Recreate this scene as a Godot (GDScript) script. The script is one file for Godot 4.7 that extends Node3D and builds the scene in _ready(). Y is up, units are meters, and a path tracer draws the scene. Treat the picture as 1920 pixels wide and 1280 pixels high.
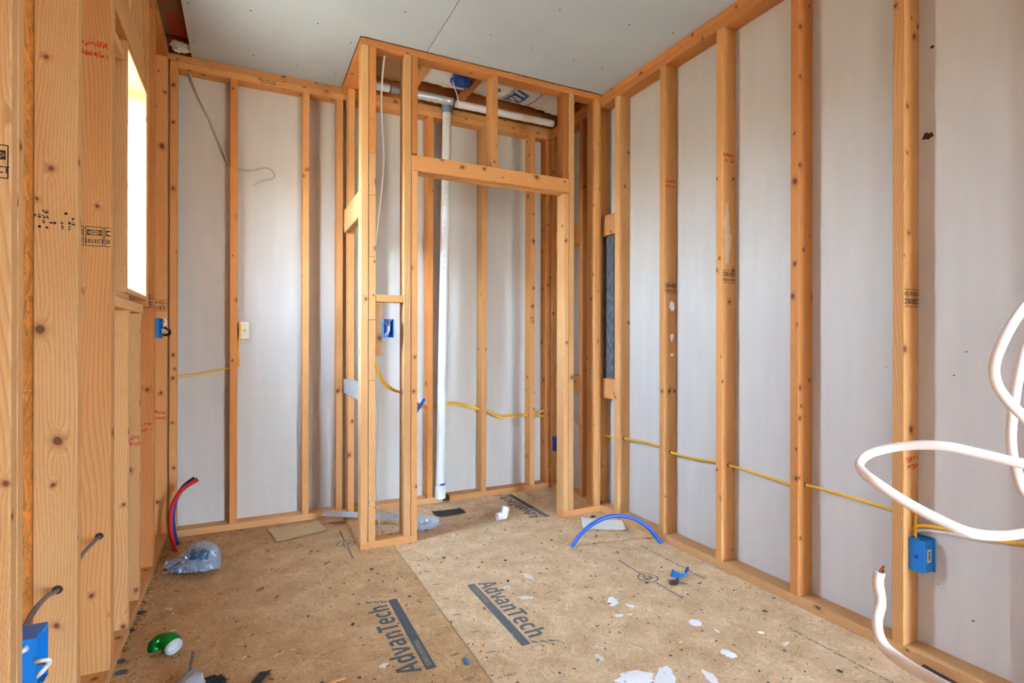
extends Node3D
# A room under construction: bare stud walls, a framed closet, plywood floor.
# World: x to the right along the far wall, y up, z towards the viewer; metres.

var rng := RandomNumberGenerator.new()
var wood := []      # wood[tone][n]: pine materials, light to orange
var M := {}
var bold: SystemFont
var taken := {}

const CEIL := 2.68       # underside of the ceiling board
const PLATE := 0.038     # thickness of a two-by-four
const DEEP := 0.089      # its depth
const LEFT := -0.388     # room-side faces of the three stud walls
const RIGHT := 2.05
const BACK := -3.52
const CLOSET := -2.885
const REAR := 2.3


func _ready() -> void:
	rng.seed = 7
	# ---------- camera, sky, exposure
	var cam := Camera3D.new()
	cam.name = "camera"
	add_child(cam)
	var yaw := deg_to_rad(26.1)
	cam.position = Vector3(0, 1.09, 0)
	cam.basis = Basis(Vector3.UP, -yaw) * Basis(Vector3.RIGHT, deg_to_rad(0.03)) * Basis(Vector3.BACK, deg_to_rad(0.12))
	cam.fov = 64.34
	cam.near = 0.02
	cam.current = true
	var env := Environment.new()
	var sky := Sky.new()
	var air := ProceduralSkyMaterial.new()
	air.sky_top_color = Color(0.74, 0.86, 1.0)
	air.sky_horizon_color = Color(0.86, 0.94, 1.0)
	air.ground_bottom_color = Color(0.55, 0.54, 0.5)
	air.ground_horizon_color = Color(0.75, 0.75, 0.74)
	air.sky_energy_multiplier = 1.0
	air.sun_angle_max = 0.0
	sky.sky_material = air
	env.background_mode = Environment.BG_SKY
	env.sky = sky
	env.background_energy_multiplier = SKY_ENERGY
	env.ambient_light_source = Environment.AMBIENT_SOURCE_SKY
	env.tonemap_mode = Environment.TONE_MAPPER_LINEAR
	env.tonemap_exposure = EXPOSURE
	env.sdfgi_enabled = true
	env.ssao_enabled = true
	env.ssil_enabled = true
	var we := WorldEnvironment.new()
	we.name = "world_environment"
	we.environment = env
	add_child(we)

	bold = SystemFont.new()
	bold.font_names = PackedStringArray(["Droid Sans"])
	bold.font_weight = 700
	make_materials()
	build_floor()
	build_ceiling()
	build_wall_right()
	build_wall_back()
	build_wall_left()
	build_wall_rear()
	build_closet()
	build_plenum()
	build_pipes()
	build_boxes()
	build_cables()
	build_litter()


const SKY_ENERGY := 22.0
const EXPOSURE := 5.6


# ================================================================ helpers
func numbered(called: String) -> String:
	var n: int = taken.get(called, 0)
	taken[called] = n + 1
	return called if n == 0 else "%s_%03d" % [called, n]


func origin(p: Node) -> Vector3:
	var o := Vector3.ZERO
	while p != self:
		o += (p as Node3D).position
		p = p.get_parent()
	return o


func thing(called: String, label: String, category: String, at: Vector3, group := "") -> Node3D:
	var o := Node3D.new()
	o.name = numbered(called)
	add_child(o, true)
	o.position = at
	tag(o, label, category, group)
	return o


func tag(o: Node, label: String, category: String, group := "") -> void:
	o.set_meta("label", label)
	o.set_meta("category", category)
	if group:
		o.set_meta("group", group)


func setting(called: String, at: Vector3, label := "") -> Node3D:
	var o := Node3D.new()
	o.name = called
	add_child(o, true)
	o.position = at
	o.set_meta("kind", "structure")
	if label:
		o.set_meta("label", label)
	return o


# a named mesh under a parent; at is a point of the world
func put(called: String, mesh: Mesh, mat: Material, parent: Node, at := Vector3.ZERO, turn := Basis()) -> MeshInstance3D:
	var o := MeshInstance3D.new()
	o.name = called if parent != self else numbered(called)
	o.mesh = mesh
	o.material_override = mat
	parent.add_child(o, true)
	o.transform = Transform3D(turn, at - origin(parent))
	return o


func tri(st: SurfaceTool, a: Vector3, b: Vector3, c: Vector3, n: Vector3, ua := Vector2(), ub := Vector2(), uc := Vector2()) -> void:
	if (b - a).cross(c - a).dot(n) > 0.0:
		var t := b
		b = c
		c = t
		var u := ub
		ub = uc
		uc = u
	st.set_normal(n)
	st.set_uv(ua)
	st.add_vertex(a)
	st.set_normal(n)
	st.set_uv(ub)
	st.add_vertex(b)
	st.set_normal(n)
	st.set_uv(uc)
	st.add_vertex(c)


func quad(st: SurfaceTool, p: Array, n: Vector3, u: Array) -> void:
	tri(st, p[0], p[1], p[2], n, u[0], u[1], u[2])
	tri(st, p[0], p[2], p[3], n, u[0], u[2], u[3])


func start() -> SurfaceTool:
	var st := SurfaceTool.new()
	st.begin(Mesh.PRIMITIVE_TRIANGLES)
	return st


# a chamfered box about a centre, with the grain of a wood texture (0.34 m by 2.73 m) along its longest side
func box_into(st: SurfaceTool, size: Vector3, c := 0.002, mid := Vector3.ZERO, fix := -1) -> void:
	var h := size * 0.5
	c = minf(c, minf(h.x, minf(h.y, h.z)) * 0.45)
	var lng := size.max_axis_index() if fix < 0 else fix
	var off := [Vector2(rng.randf(), rng.randf()), Vector2(rng.randf(), 0), Vector2(rng.randf(), 0)]
	var v0 := rng.randf() * maxf(0.0, 1.0 - size[lng] / 2.73)
	for k in 3:
		var w: float = size[3 - lng - k] if k != lng else 0.05
		off[k] = Vector2(rng.randf() * maxf(0.0, 1.0 - w / 0.34) + w / 0.68, v0 + size[lng] / 5.46)
	var uv := func(p: Vector3, k: int) -> Vector2:
		if k == lng:
			return Vector2(p[(k + 1) % 3] / 0.34, p[(k + 2) % 3] / 1.2) + off[k]
		return Vector2(p[3 - lng - k] / 0.34, p[lng] / 2.73) + off[k]
	var at := func(s: Vector3, k: int) -> Vector3:
		var p := Vector3(s.x * (h.x - c), s.y * (h.y - c), s.z * (h.z - c))
		p[k] = s[k] * h[k]
		return p
	for k in 3:
		var i := (k + 1) % 3
		var j := (k + 2) % 3
		for a in [-1.0, 1.0]:
			var n := Vector3.ZERO
			n[k] = a
			var ps := []
			var us := []
			for q in [[-1, -1], [1, -1], [1, 1], [-1, 1]]:
				var s := Vector3.ZERO
				s[k] = a
				s[i] = q[0]
				s[j] = q[1]
				var p: Vector3 = at.call(s, k)
				ps.append(p + mid)
				us.append(uv.call(p, k))
			quad(st, ps, n, us)
			for b in [-1.0, 1.0]:   # the edge between faces i (sign a) and j (sign b), along k
				var m := Vector3.ZERO
				m[i] = a
				m[j] = b
				var face: int = i if i != lng else j
				var es := []
				var eu := []
				for q in [[-1, i], [-1, j], [1, j], [1, i]]:
					var s := m
					s[k] = q[0]
					var p: Vector3 = at.call(s, q[1])
					es.append(p + mid)
					eu.append(uv.call(p, face))
				quad(st, es, m.normalized(), eu)
	for x in [-1.0, 1.0]:
		for y in [-1.0, 1.0]:
			for z in [-1.0, 1.0]:
				var s := Vector3(x, y, z)
				var f := 0 if lng != 0 else 1
				tri(st, at.call(s, 0) + mid, at.call(s, 1) + mid, at.call(s, 2) + mid, s.normalized(), uv.call(at.call(s, 0), f), uv.call(at.call(s, 1), f), uv.call(at.call(s, 2), f))


func box_mesh(size: Vector3, c := 0.002) -> ArrayMesh:
	var st := start()
	box_into(st, size, c)
	return st.commit()


# a piece of lumber between two corners of the world
func board(called: String, parent: Node, a: Vector3, b: Vector3, tone := 1, c := 0.0022) -> MeshInstance3D:
	var set_of: Array = wood[tone]
	var o := put(called, box_mesh((b - a).abs(), c), set_of[rng.randi() % set_of.size()], parent, (a + b) * 0.5)
	return o


func block(called: String, parent: Node, a: Vector3, b: Vector3, mat: Material, c := 0.001) -> MeshInstance3D:
	return put(called, box_mesh((b - a).abs(), c), mat, parent, (a + b) * 0.5)


# points of a smooth line through the given ones
func smooth(pts: Array, per := 8) -> PackedVector3Array:
	var out := PackedVector3Array()
	for i in pts.size() - 1:
		var p0: Vector3 = pts[maxi(i - 1, 0)]
		var p1: Vector3 = pts[i]
		var p2: Vector3 = pts[i + 1]
		var p3: Vector3 = pts[mini(i + 2, pts.size() - 1)]
		for k in per:
			out.append(p1.cubic_interpolate(p2, p0, p3, float(k) / per))
	out.append(pts[pts.size() - 1])
	return out


# an oval section swept along a line; hint is what the broad side faces
func sweep(pts: Array, wide: float, thick: float, hint := Vector3.UP, sides := 10, per := 8, smoothed := true) -> ArrayMesh:
	var line := smooth(pts, per) if smoothed else PackedVector3Array(pts)
	var st := start()
	var rings := []
	var norms := []
	var run := 0.0
	var runs := []
	var last := Vector3.ZERO
	for i in line.size():
		var t := (line[mini(i + 1, line.size() - 1)] - line[maxi(i - 1, 0)]).normalized()
		var side := t.cross(hint)
		if side.length() < 0.15:
			side = last if last != Vector3.ZERO else t.cross(Vector3(0.3, 0.2, 0.9))
		side = side.normalized()
		if last != Vector3.ZERO:
			if side.dot(last) < 0.0:
				side = -side
			side = (side + last * 1.5).normalized()
			side = (side - t * side.dot(t)).normalized()
		last = side
		var up := side.cross(t).normalized()
		var ring := []
		var nr := []
		for k in sides + 1:
			var a := TAU * k / sides
			ring.append(line[i] + side * cos(a) * wide + up * sin(a) * thick)
			nr.append((side * cos(a) / wide + up * sin(a) / thick).normalized())
		if i > 0:
			run += line[i].distance_to(line[i - 1])
		runs.append(run)
		rings.append(ring)
		norms.append(nr)
	for i in rings.size() - 1:
		for k in sides:
			var q := [[i, k], [i, k + 1], [i + 1, k + 1], [i + 1, k]]
			for f in [[0, 1, 2], [0, 2, 3]]:
				var v := []
				for e in f:
					v.append(q[e])
				var pa: Vector3 = rings[v[0][0]][v[0][1]]
				var pb: Vector3 = rings[v[1][0]][v[1][1]]
				var pc: Vector3 = rings[v[2][0]][v[2][1]]
				var order := [0, 1, 2] if (pb - pa).cross(pc - pa).dot(norms[v[0][0]][v[0][1]]) <= 0.0 else [0, 2, 1]
				for e in order:
					st.set_normal(norms[v[e][0]][v[e][1]])
					st.set_uv(Vector2(float(v[e][1]) / sides, runs[v[e][0]] * 4.0))
					st.add_vertex(rings[v[e][0]][v[e][1]])
	for e in [0, rings.size() - 1]:
		var nn := (line[0] - line[1]).normalized() if e == 0 else (line[e] - line[e - 1]).normalized()
		for k in sides:
			tri(st, line[e], rings[e][k], rings[e][k + 1], nn)
	return st.commit()


# a grid surface f(u, v), 0 to 1 each, with smooth normals
func surface(nu: int, nv: int, f: Callable, soft := true) -> ArrayMesh:
	var st := start()
	var ps := []
	for i in nu + 1:
		var row := []
		for j in nv + 1:
			row.append(f.call(float(i) / nu, float(j) / nv))
		ps.append(row)
	st.set_smooth_group(0 if soft else -1)
	for i in nu:
		for j in nv:
			for e in [[0, 0], [1, 0], [1, 1], [0, 0], [1, 1], [0, 1]]:
				st.set_uv(Vector2(float(i + e[0]) / nu, float(j + e[1]) / nv))
				st.add_vertex(ps[i + e[0]][j + e[1]])
	if soft:
		st.index()
	st.generate_normals()
	return st.commit()


# a turned shape about y from a profile of (radius, height)
func lathe(profile: Array, seg := 24) -> ArrayMesh:
	var st := start()
	st.set_smooth_group(-1)
	for i in profile.size() - 1:
		var a: Vector2 = profile[i]
		var b: Vector2 = profile[i + 1]
		var slope := Vector2(b.y - a.y, a.x - b.x).normalized()
		for k in seg:
			var ps := []
			var ns := []
			for e in [[a, k], [b, k], [b, k + 1], [a, k + 1]]:
				var g: float = TAU * e[1] / seg
				ps.append(Vector3(e[0].x * cos(g), e[0].y, e[0].x * sin(g)))
				ns.append(Vector3(slope.x * cos(g), slope.y, slope.x * sin(g)))
			for f in [[0, 1, 2], [0, 2, 3]]:
				var order: Array = f
				if (ps[f[1]] - ps[f[0]]).cross(ps[f[2]] - ps[f[0]]).dot(ns[f[0]]) > 0.0:
					order = [f[0], f[2], f[1]]
				for e in order:
					st.set_normal(ns[e])
					st.add_vertex(ps[e])
	return st.commit()


func letters(st: SurfaceTool, what: String, tall: float, at: Transform3D, deep := 0.0006, squeeze := 1.0) -> void:
	var t := TextMesh.new()
	t.font = bold
	t.text = what
	t.font_size = 64
	t.pixel_size = tall / 46.0
	t.depth = deep
	t.curve_step = 2.0
	var place := at * Transform3D(Basis.from_scale(Vector3(squeeze, 1, 1)), Vector3.ZERO)
	for n in t.get_surface_count():
		var arr := t.surface_get_arrays(n)
		var vs: PackedVector3Array = arr[Mesh.ARRAY_VERTEX]
		var ns: PackedVector3Array = arr[Mesh.ARRAY_NORMAL]
		for i in (arr[Mesh.ARRAY_INDEX] as PackedInt32Array):
			st.set_normal((place.basis * ns[i]).normalized())
			st.set_uv(Vector2.ZERO)
			st.add_vertex(place * vs[i])


# a flat strip in the xy plane, facing z
func strip(st: SurfaceTool, x0: float, y0: float, x1: float, y1: float, z := 0.0002) -> void:
	box_into(st, Vector3(absf(x1 - x0), absf(y1 - y0), 0.0004), 0.00005, Vector3((x0 + x1) / 2, (y0 + y1) / 2, z))


func turned(right: Vector3, up: Vector3) -> Basis:
	return Basis(right.normalized(), up.normalized(), right.cross(up).normalized())


func paint(c: Color, rough := 0.6, metal := 0.0) -> StandardMaterial3D:
	var m := StandardMaterial3D.new()
	m.albedo_color = c
	m.roughness = rough
	m.metallic = metal
	return m


# ================================================================ materials
func grey_floats(n: FastNoiseLite, w: int, h: int, to_w: int, to_h: int) -> PackedFloat32Array:
	var im := n.get_image(w, h, false, false, true)
	im.convert(Image.FORMAT_RF)
	im.resize(to_w, to_h, Image.INTERPOLATE_CUBIC)
	return im.get_data().to_float32_array()


func noise(seed_at: int, freq: float, octaves := 3) -> FastNoiseLite:
	var n := FastNoiseLite.new()
	n.seed = seed_at
	n.frequency = freq
	n.noise_type = FastNoiseLite.TYPE_SIMPLEX_SMOOTH
	n.fractal_octaves = octaves
	return n


# pine: growth rings cut lengthwise, wandering round knots; 0.34 m wide, 2.73 m long
func pine(seed_at: int, ring_gap: float, wander: float, knots: int) -> ImageTexture:
	var w := 256
	var h := 2048
	var warp := grey_floats(noise(seed_at, 0.022, 2), 48, 96, w, h)
	var fibre := grey_floats(noise(seed_at + 1, 0.35, 2), w, 96, w, h)
	var broad := grey_floats(noise(seed_at + 2, 0.05, 2), 32, 64, w, h)
	var r := RandomNumberGenerator.new()
	r.seed = seed_at
	var push := PackedFloat32Array()
	var dark := PackedFloat32Array()
	push.resize(w * h)
	dark.resize(w * h)
	for k in knots:
		var kx := r.randf_range(6, w - 6)
		var ky := r.randf_range(20, h - 20)
		var rad := r.randf_range(2.5, 6.5) if r.randf() < 0.75 else r.randf_range(6.0, 9.5)
		var lean := r.randf_range(-0.5, 0.5)
		for y in range(maxi(0, int(ky - rad * 9)), mini(h, int(ky + rad * 9))):
			for x in range(maxi(0, int(kx - rad * 4)), mini(w, int(kx + rad * 4))):
				var dx := (x - kx + lean * (y - ky) * 0.4) / rad
				var dy := (y - ky) / rad
				var i := y * w + x
				var d2 := dx * dx + dy * dy * 0.75
				push[i] += (1.6 + rad * 0.12) * exp(-(dx * dx * 0.45 + dy * dy * 0.09)) * signf(dx) * minf(1.0, absf(dx))
				if d2 < 6.0:
					var edge := sqrt(d2)
					var v := clampf(1.25 - edge, 0.0, 1.0) if edge > 0.78 else 0.62 + 0.3 * absf(sin(edge * 9.0))
					dark[i] = maxf(dark[i], maxf(v, 0.30 * exp(-maxf(0.0, edge - 1.0) * 1.6)))
	var bytes := PackedByteArray()
	bytes.resize(w * h * 3)
	var scale := 0.34 / w / ring_gap
	for i in w * h:
		var x := i % w
		var f := x * scale + wander * warp[i] + push[i]
		var g := f - floorf(f)
		var late := g * g * g * (1.0 if g < 0.93 else (1.0 - g) / 0.07)
		var t := 0.80 * late + 0.30 * (fibre[i] - 0.5) + 0.34 * (broad[i] - 0.45)
		var d := dark[i]
		var e := 1.0 - d
		bytes[i * 3] = clampi(int(255.0 * (e * (0.855 - 0.11 * t) + d * 0.36)), 0, 255)
		bytes[i * 3 + 1] = clampi(int(255.0 * (e * (0.680 - 0.19 * t) + d * 0.19)), 0, 255)
		bytes[i * 3 + 2] = clampi(int(255.0 * (e * (0.470 - 0.19 * t) + d * 0.09)), 0, 255)
	return ImageTexture.create_from_image(Image.create_from_data(w, h, false, Image.FORMAT_RGB8, bytes))


# pressed wood strands, tiling; 1024 pixels a side
func strands(seed_at: int, count: int, longest: int, base: Color, spread: float, hue: float) -> ImageTexture:
	var n := 1024
	var im := Image.create(n, n, false, Image.FORMAT_RGB8)
	im.fill(base)
	var r := RandomNumberGenerator.new()
	r.seed = seed_at
	for k in count:
		var at := Vector2(r.randf() * n, r.randf() * n)
		var a := r.randf() * TAU
		var dir := Vector2(cos(a), sin(a))
		var across := Vector2(-dir.y, dir.x)
		var run := r.randi_range(longest / 4, longest)
		var wide := r.randi_range(1, maxi(1, longest / 12))
		var v := 1.0 + r.randfn(0.0, spread)
		var wv := r.randf_range(-hue, hue)
		var c := Color(clampf(base.r * v + wv * 0.4, 0, 1), clampf(base.g * v, 0, 1), clampf(base.b * v - wv, 0, 1))
		for i in run:
			var q := at + dir * i
			for j in wide:
				var p := q + across * j
				im.set_pixel(posmod(int(p.x), n), posmod(int(p.y), n), c)
	return ImageTexture.create_from_image(im)


func cloudy(seed_at: int, freq: float, lo: Color, hi: Color, octaves := 4) -> NoiseTexture2D:
	var t := NoiseTexture2D.new()
	t.width = 512
	t.height = 512
	t.seamless = true
	t.noise = noise(seed_at, freq, octaves)
	var g := Gradient.new()
	g.set_color(0, lo)
	g.set_color(1, hi)
	t.color_ramp = g
	return t


func triplanar(m: StandardMaterial3D, scale: Vector3) -> StandardMaterial3D:
	m.uv1_triplanar = true
	m.uv1_world_triplanar = true
	m.uv1_scale = scale
	return m


func make_materials() -> void:
	var pines := [pine(11, 0.0085, 7.0, 26), pine(29, 0.0055, 11.0, 40), pine(53, 0.0095, 6.0, 16)]
	for tint in [Color(1.0, 0.985, 0.95), Color(1.0, 0.93, 0.83), Color(0.98, 0.83, 0.66), Color(0.84, 0.66, 0.50)]:
		var one := []
		for p in pines:
			for shade in [1.0, 0.93]:
				var m := paint(Color(tint.r * shade, tint.g * shade, tint.b * shade), 0.72)
				m.albedo_texture = p
				one.append(m)
		wood.append(one)
	var floor_tex := strands(5, 26000, 46, Color(0.87, 0.79, 0.68), 0.075, 0.03)
	M.floor = paint(Color(1.0, 0.955, 0.885), 0.8)
	M.floor.albedo_texture = floor_tex
	triplanar(M.floor, Vector3(0.8, 0.8, 0.8))
	M.floor.detail_enabled = true
	M.floor.detail_blend_mode = BaseMaterial3D.BLEND_MODE_MUL
	M.floor.detail_albedo = cloudy(8, 0.02, Color(0.86, 0.82, 0.77), Color(1, 1, 1), 5)
	M.floor.detail_uv_layer = BaseMaterial3D.DETAIL_UV_2
	M.floor.uv2_triplanar = true
	M.floor.uv2_world_triplanar = true
	M.floor.uv2_scale = Vector3(0.55, 0.55, 0.55)
	M.dim_dusty_floor = M.floor.duplicate()  # window-side panel: dust and the dimmer light there, both put into the tint
	M.dim_dusty_floor.albedo_color = Color(0.90, 0.81, 0.68)
	M.osb = paint(Color(1, 1, 1), 0.7)
	M.osb.albedo_texture = strands(9, 2600, 190, Color(0.80, 0.52, 0.22), 0.10, 0.04)
	triplanar(M.osb, Vector3(0.9, 0.9, 0.9))
	M.board_back = paint(Color(1, 1, 1), 0.9)
	M.board_back.albedo_texture = cloudy(3, 0.012, Color(0.77, 0.763, 0.742), Color(0.80, 0.793, 0.772))
	triplanar(M.board_back, Vector3(1.6, 0.22, 1.6))
	M.board_front = paint(Color(1, 1, 1), 0.9)
	M.board_front.albedo_texture = cloudy(4, 0.008, Color(0.685, 0.73, 0.76), Color(0.71, 0.755, 0.785))
	triplanar(M.board_front, Vector3(0.5, 0.5, 0.5))
	M.ink = paint(Color(0.10, 0.09, 0.09), 0.8)
	M.red_ink = paint(Color(0.80, 0.13, 0.06), 0.8)
	M.floor_ink = paint(Color(0.30, 0.32, 0.34), 0.85)
	M.faint_ink = paint(Color(0.44, 0.42, 0.40), 0.85)
	M.screw = paint(Color(0.10, 0.10, 0.10), 0.5, 0.4)
	M.blue_box = paint(Color(0.01, 0.46, 0.80), 0.4)
	M.deep_blue = paint(Color(0.03, 0.22, 0.62), 0.45)
	M.cream = paint(Color(0.86, 0.84, 0.76), 0.45)
	M.white = paint(Color(0.90, 0.90, 0.89), 0.45)
	M.paper_white = paint(Color(0.88, 0.87, 0.84), 0.85)
	M.yellow = paint(Color(0.90, 0.70, 0.20), 0.45)
	M.grey_cable = paint(Color(0.42, 0.42, 0.43), 0.5)
	M.dull_cable = paint(Color(0.70, 0.68, 0.64), 0.6)
	M.copper = paint(Color(0.70, 0.40, 0.22), 0.4, 0.8)
	M.black = paint(Color(0.05, 0.05, 0.055), 0.6)
	M.pex_blue = paint(Color(0.02, 0.33, 0.70), 0.35)
	M.pex_red = paint(Color(0.72, 0.06, 0.09), 0.35)
	M.pvc = paint(Color(0.88, 0.90, 0.91), 0.35)
	M.purple = paint(Color(0.30, 0.28, 0.62), 0.5)
	M.steel = paint(Color(0.80, 0.83, 0.86), 0.40, 0.35)
	M.foil = paint(Color(0.80, 0.83, 0.87), 0.32, 0.45)
	M.kraft = paint(Color(0.62, 0.47, 0.30), 0.85)
	M.kraft_dark = paint(Color(0.50, 0.33, 0.20), 0.85)
	M.poly = paint(Color(0.88, 0.88, 0.86), 0.35)
	M.print_blue = paint(Color(0.06, 0.36, 0.62), 0.5)
	M.dark_wood = paint(Color(0.20, 0.14, 0.11), 0.8)
	M.plaster = paint(Color(0.93, 0.93, 0.93), 0.9)
	M.weathered = paint(Color(1, 1, 1), 0.85)
	M.weathered.albedo_texture = cloudy(21, 0.03, Color(0.13, 0.14, 0.16), Color(0.58, 0.60, 0.64), 5)
	triplanar(M.weathered, Vector3(9.0, 0.9, 9.0))
	M.grey_wood = paint(Color(1, 1, 1), 0.85)
	M.grey_wood.albedo_texture = cloudy(23, 0.03, Color(0.50, 0.49, 0.47), Color(0.80, 0.79, 0.77), 5)
	triplanar(M.grey_wood, Vector3(3, 3, 3))
	M.glass = paint(Color(0.95, 0.98, 1.0, 0.06), 0.0)
	M.glass.transparency = BaseMaterial3D.TRANSPARENCY_ALPHA
	M.sash = paint(Color(0.28, 0.22, 0.19), 0.5)


# ================================================================ marks on lumber
# the grade stamp across an 89 mm face, in the xy plane
func grade_stamp(half := 0.0435, alone := false) -> ArrayMesh:
	var st := start()
	var cell := func(x0: float, x1: float) -> void:
		strip(st, x0, 0.0290, x1, 0.0310)
		strip(st, x0, -0.0310, x1, -0.0290)
	cell.call(-0.022, 0.024)
	strip(st, -0.022, -0.031, -0.0202, 0.031)
	strip(st, 0.0222, -0.031, 0.024, 0.031)
	letters(st, "SELECT", 0.0122, Transform3D(Basis(), Vector3(0.001, -0.0150, 0.0002)), 0.0004, 0.86)
	cell.call(-half, -0.0262)
	strip(st, -0.0280, -0.031, -0.0262, 0.031)
	letters(st, "CT", 0.0122, Transform3D(Basis(), Vector3(-0.0360, -0.0150, 0.0002)), 0.0004, 0.78)
	if not alone:
		cell.call(0.0275, half)
		strip(st, 0.0275, -0.031, 0.0293, 0.031)
		letters(st, "SE", 0.0122, Transform3D(Basis(), Vector3(0.0368, -0.0150, 0.0002)), 0.0004, 0.72)
	# the maker's mark: a dark bar with an oval left out, and a name in it
	for part in [[-0.018, 0.020, 0.001], [0.0310, half, 0.0495], [-half, -0.0295, -0.0475]]:
		if alone and part[0] > 0.03:
			continue
		var left := part[0] as float
		var right := part[1] as float
		var n := 26
		for i in n:
			var x := lerpf(left, right, (i + 0.5) / n)
			var u: float = (x - part[2]) / 0.0172
			var hole := 0.0064 * sqrt(maxf(0.0, 1.0 - u * u))
			var dx := (right - left) / n * 0.51
			strip(st, x - dx, 0.0120 + hole, x + dx, 0.0205)
			strip(st, x - dx, 0.0035, x + dx, 0.0120 - hole)
	letters(st, "CANFOR", 0.0062, Transform3D(Basis(), Vector3(0.001, 0.0120, 0.0002)), 0.0004, 0.92)
	return st.commit()


# a worn, unreadable stamp: rows of broken strokes
func worn_stamp(wide: float, tall: float, rows: int, keep: float, seed_at: int) -> ArrayMesh:
	var r := RandomNumberGenerator.new()
	r.seed = seed_at
	var st := start()
	var row := tall / rows
	for j in rows:
		var x := -wide / 2
		while x < wide / 2 - 0.006:
			var y := tall / 2 - row * (j + 0.5)
			if r.randf() < keep:
				var s := row * 0.32
				for k in r.randi_range(4, 7):
					if r.randf() < 0.5:
						var yy := y + r.randf_range(-s, s)
						strip(st, x, yy, x + r.randf_range(0.003, 0.006), yy + 0.0022)
					else:
						var xx := x + r.randf_range(0.0, 0.005)
						var y0 := y + r.randf_range(-s, 0.0)
						strip(st, xx, y0, xx + 0.0022, y0 + r.randf_range(0.4, 1.0) * s)
			x += 0.0075
	return st.commit()


# a mark lying on the face of a board that looks along out
func mark(called: String, mesh: Mesh, mat: Material, on: MeshInstance3D, at: Vector3, right: Vector3, up: Vector3) -> MeshInstance3D:
	return put(called, mesh, mat, on, at, turned(right, up))


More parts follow.
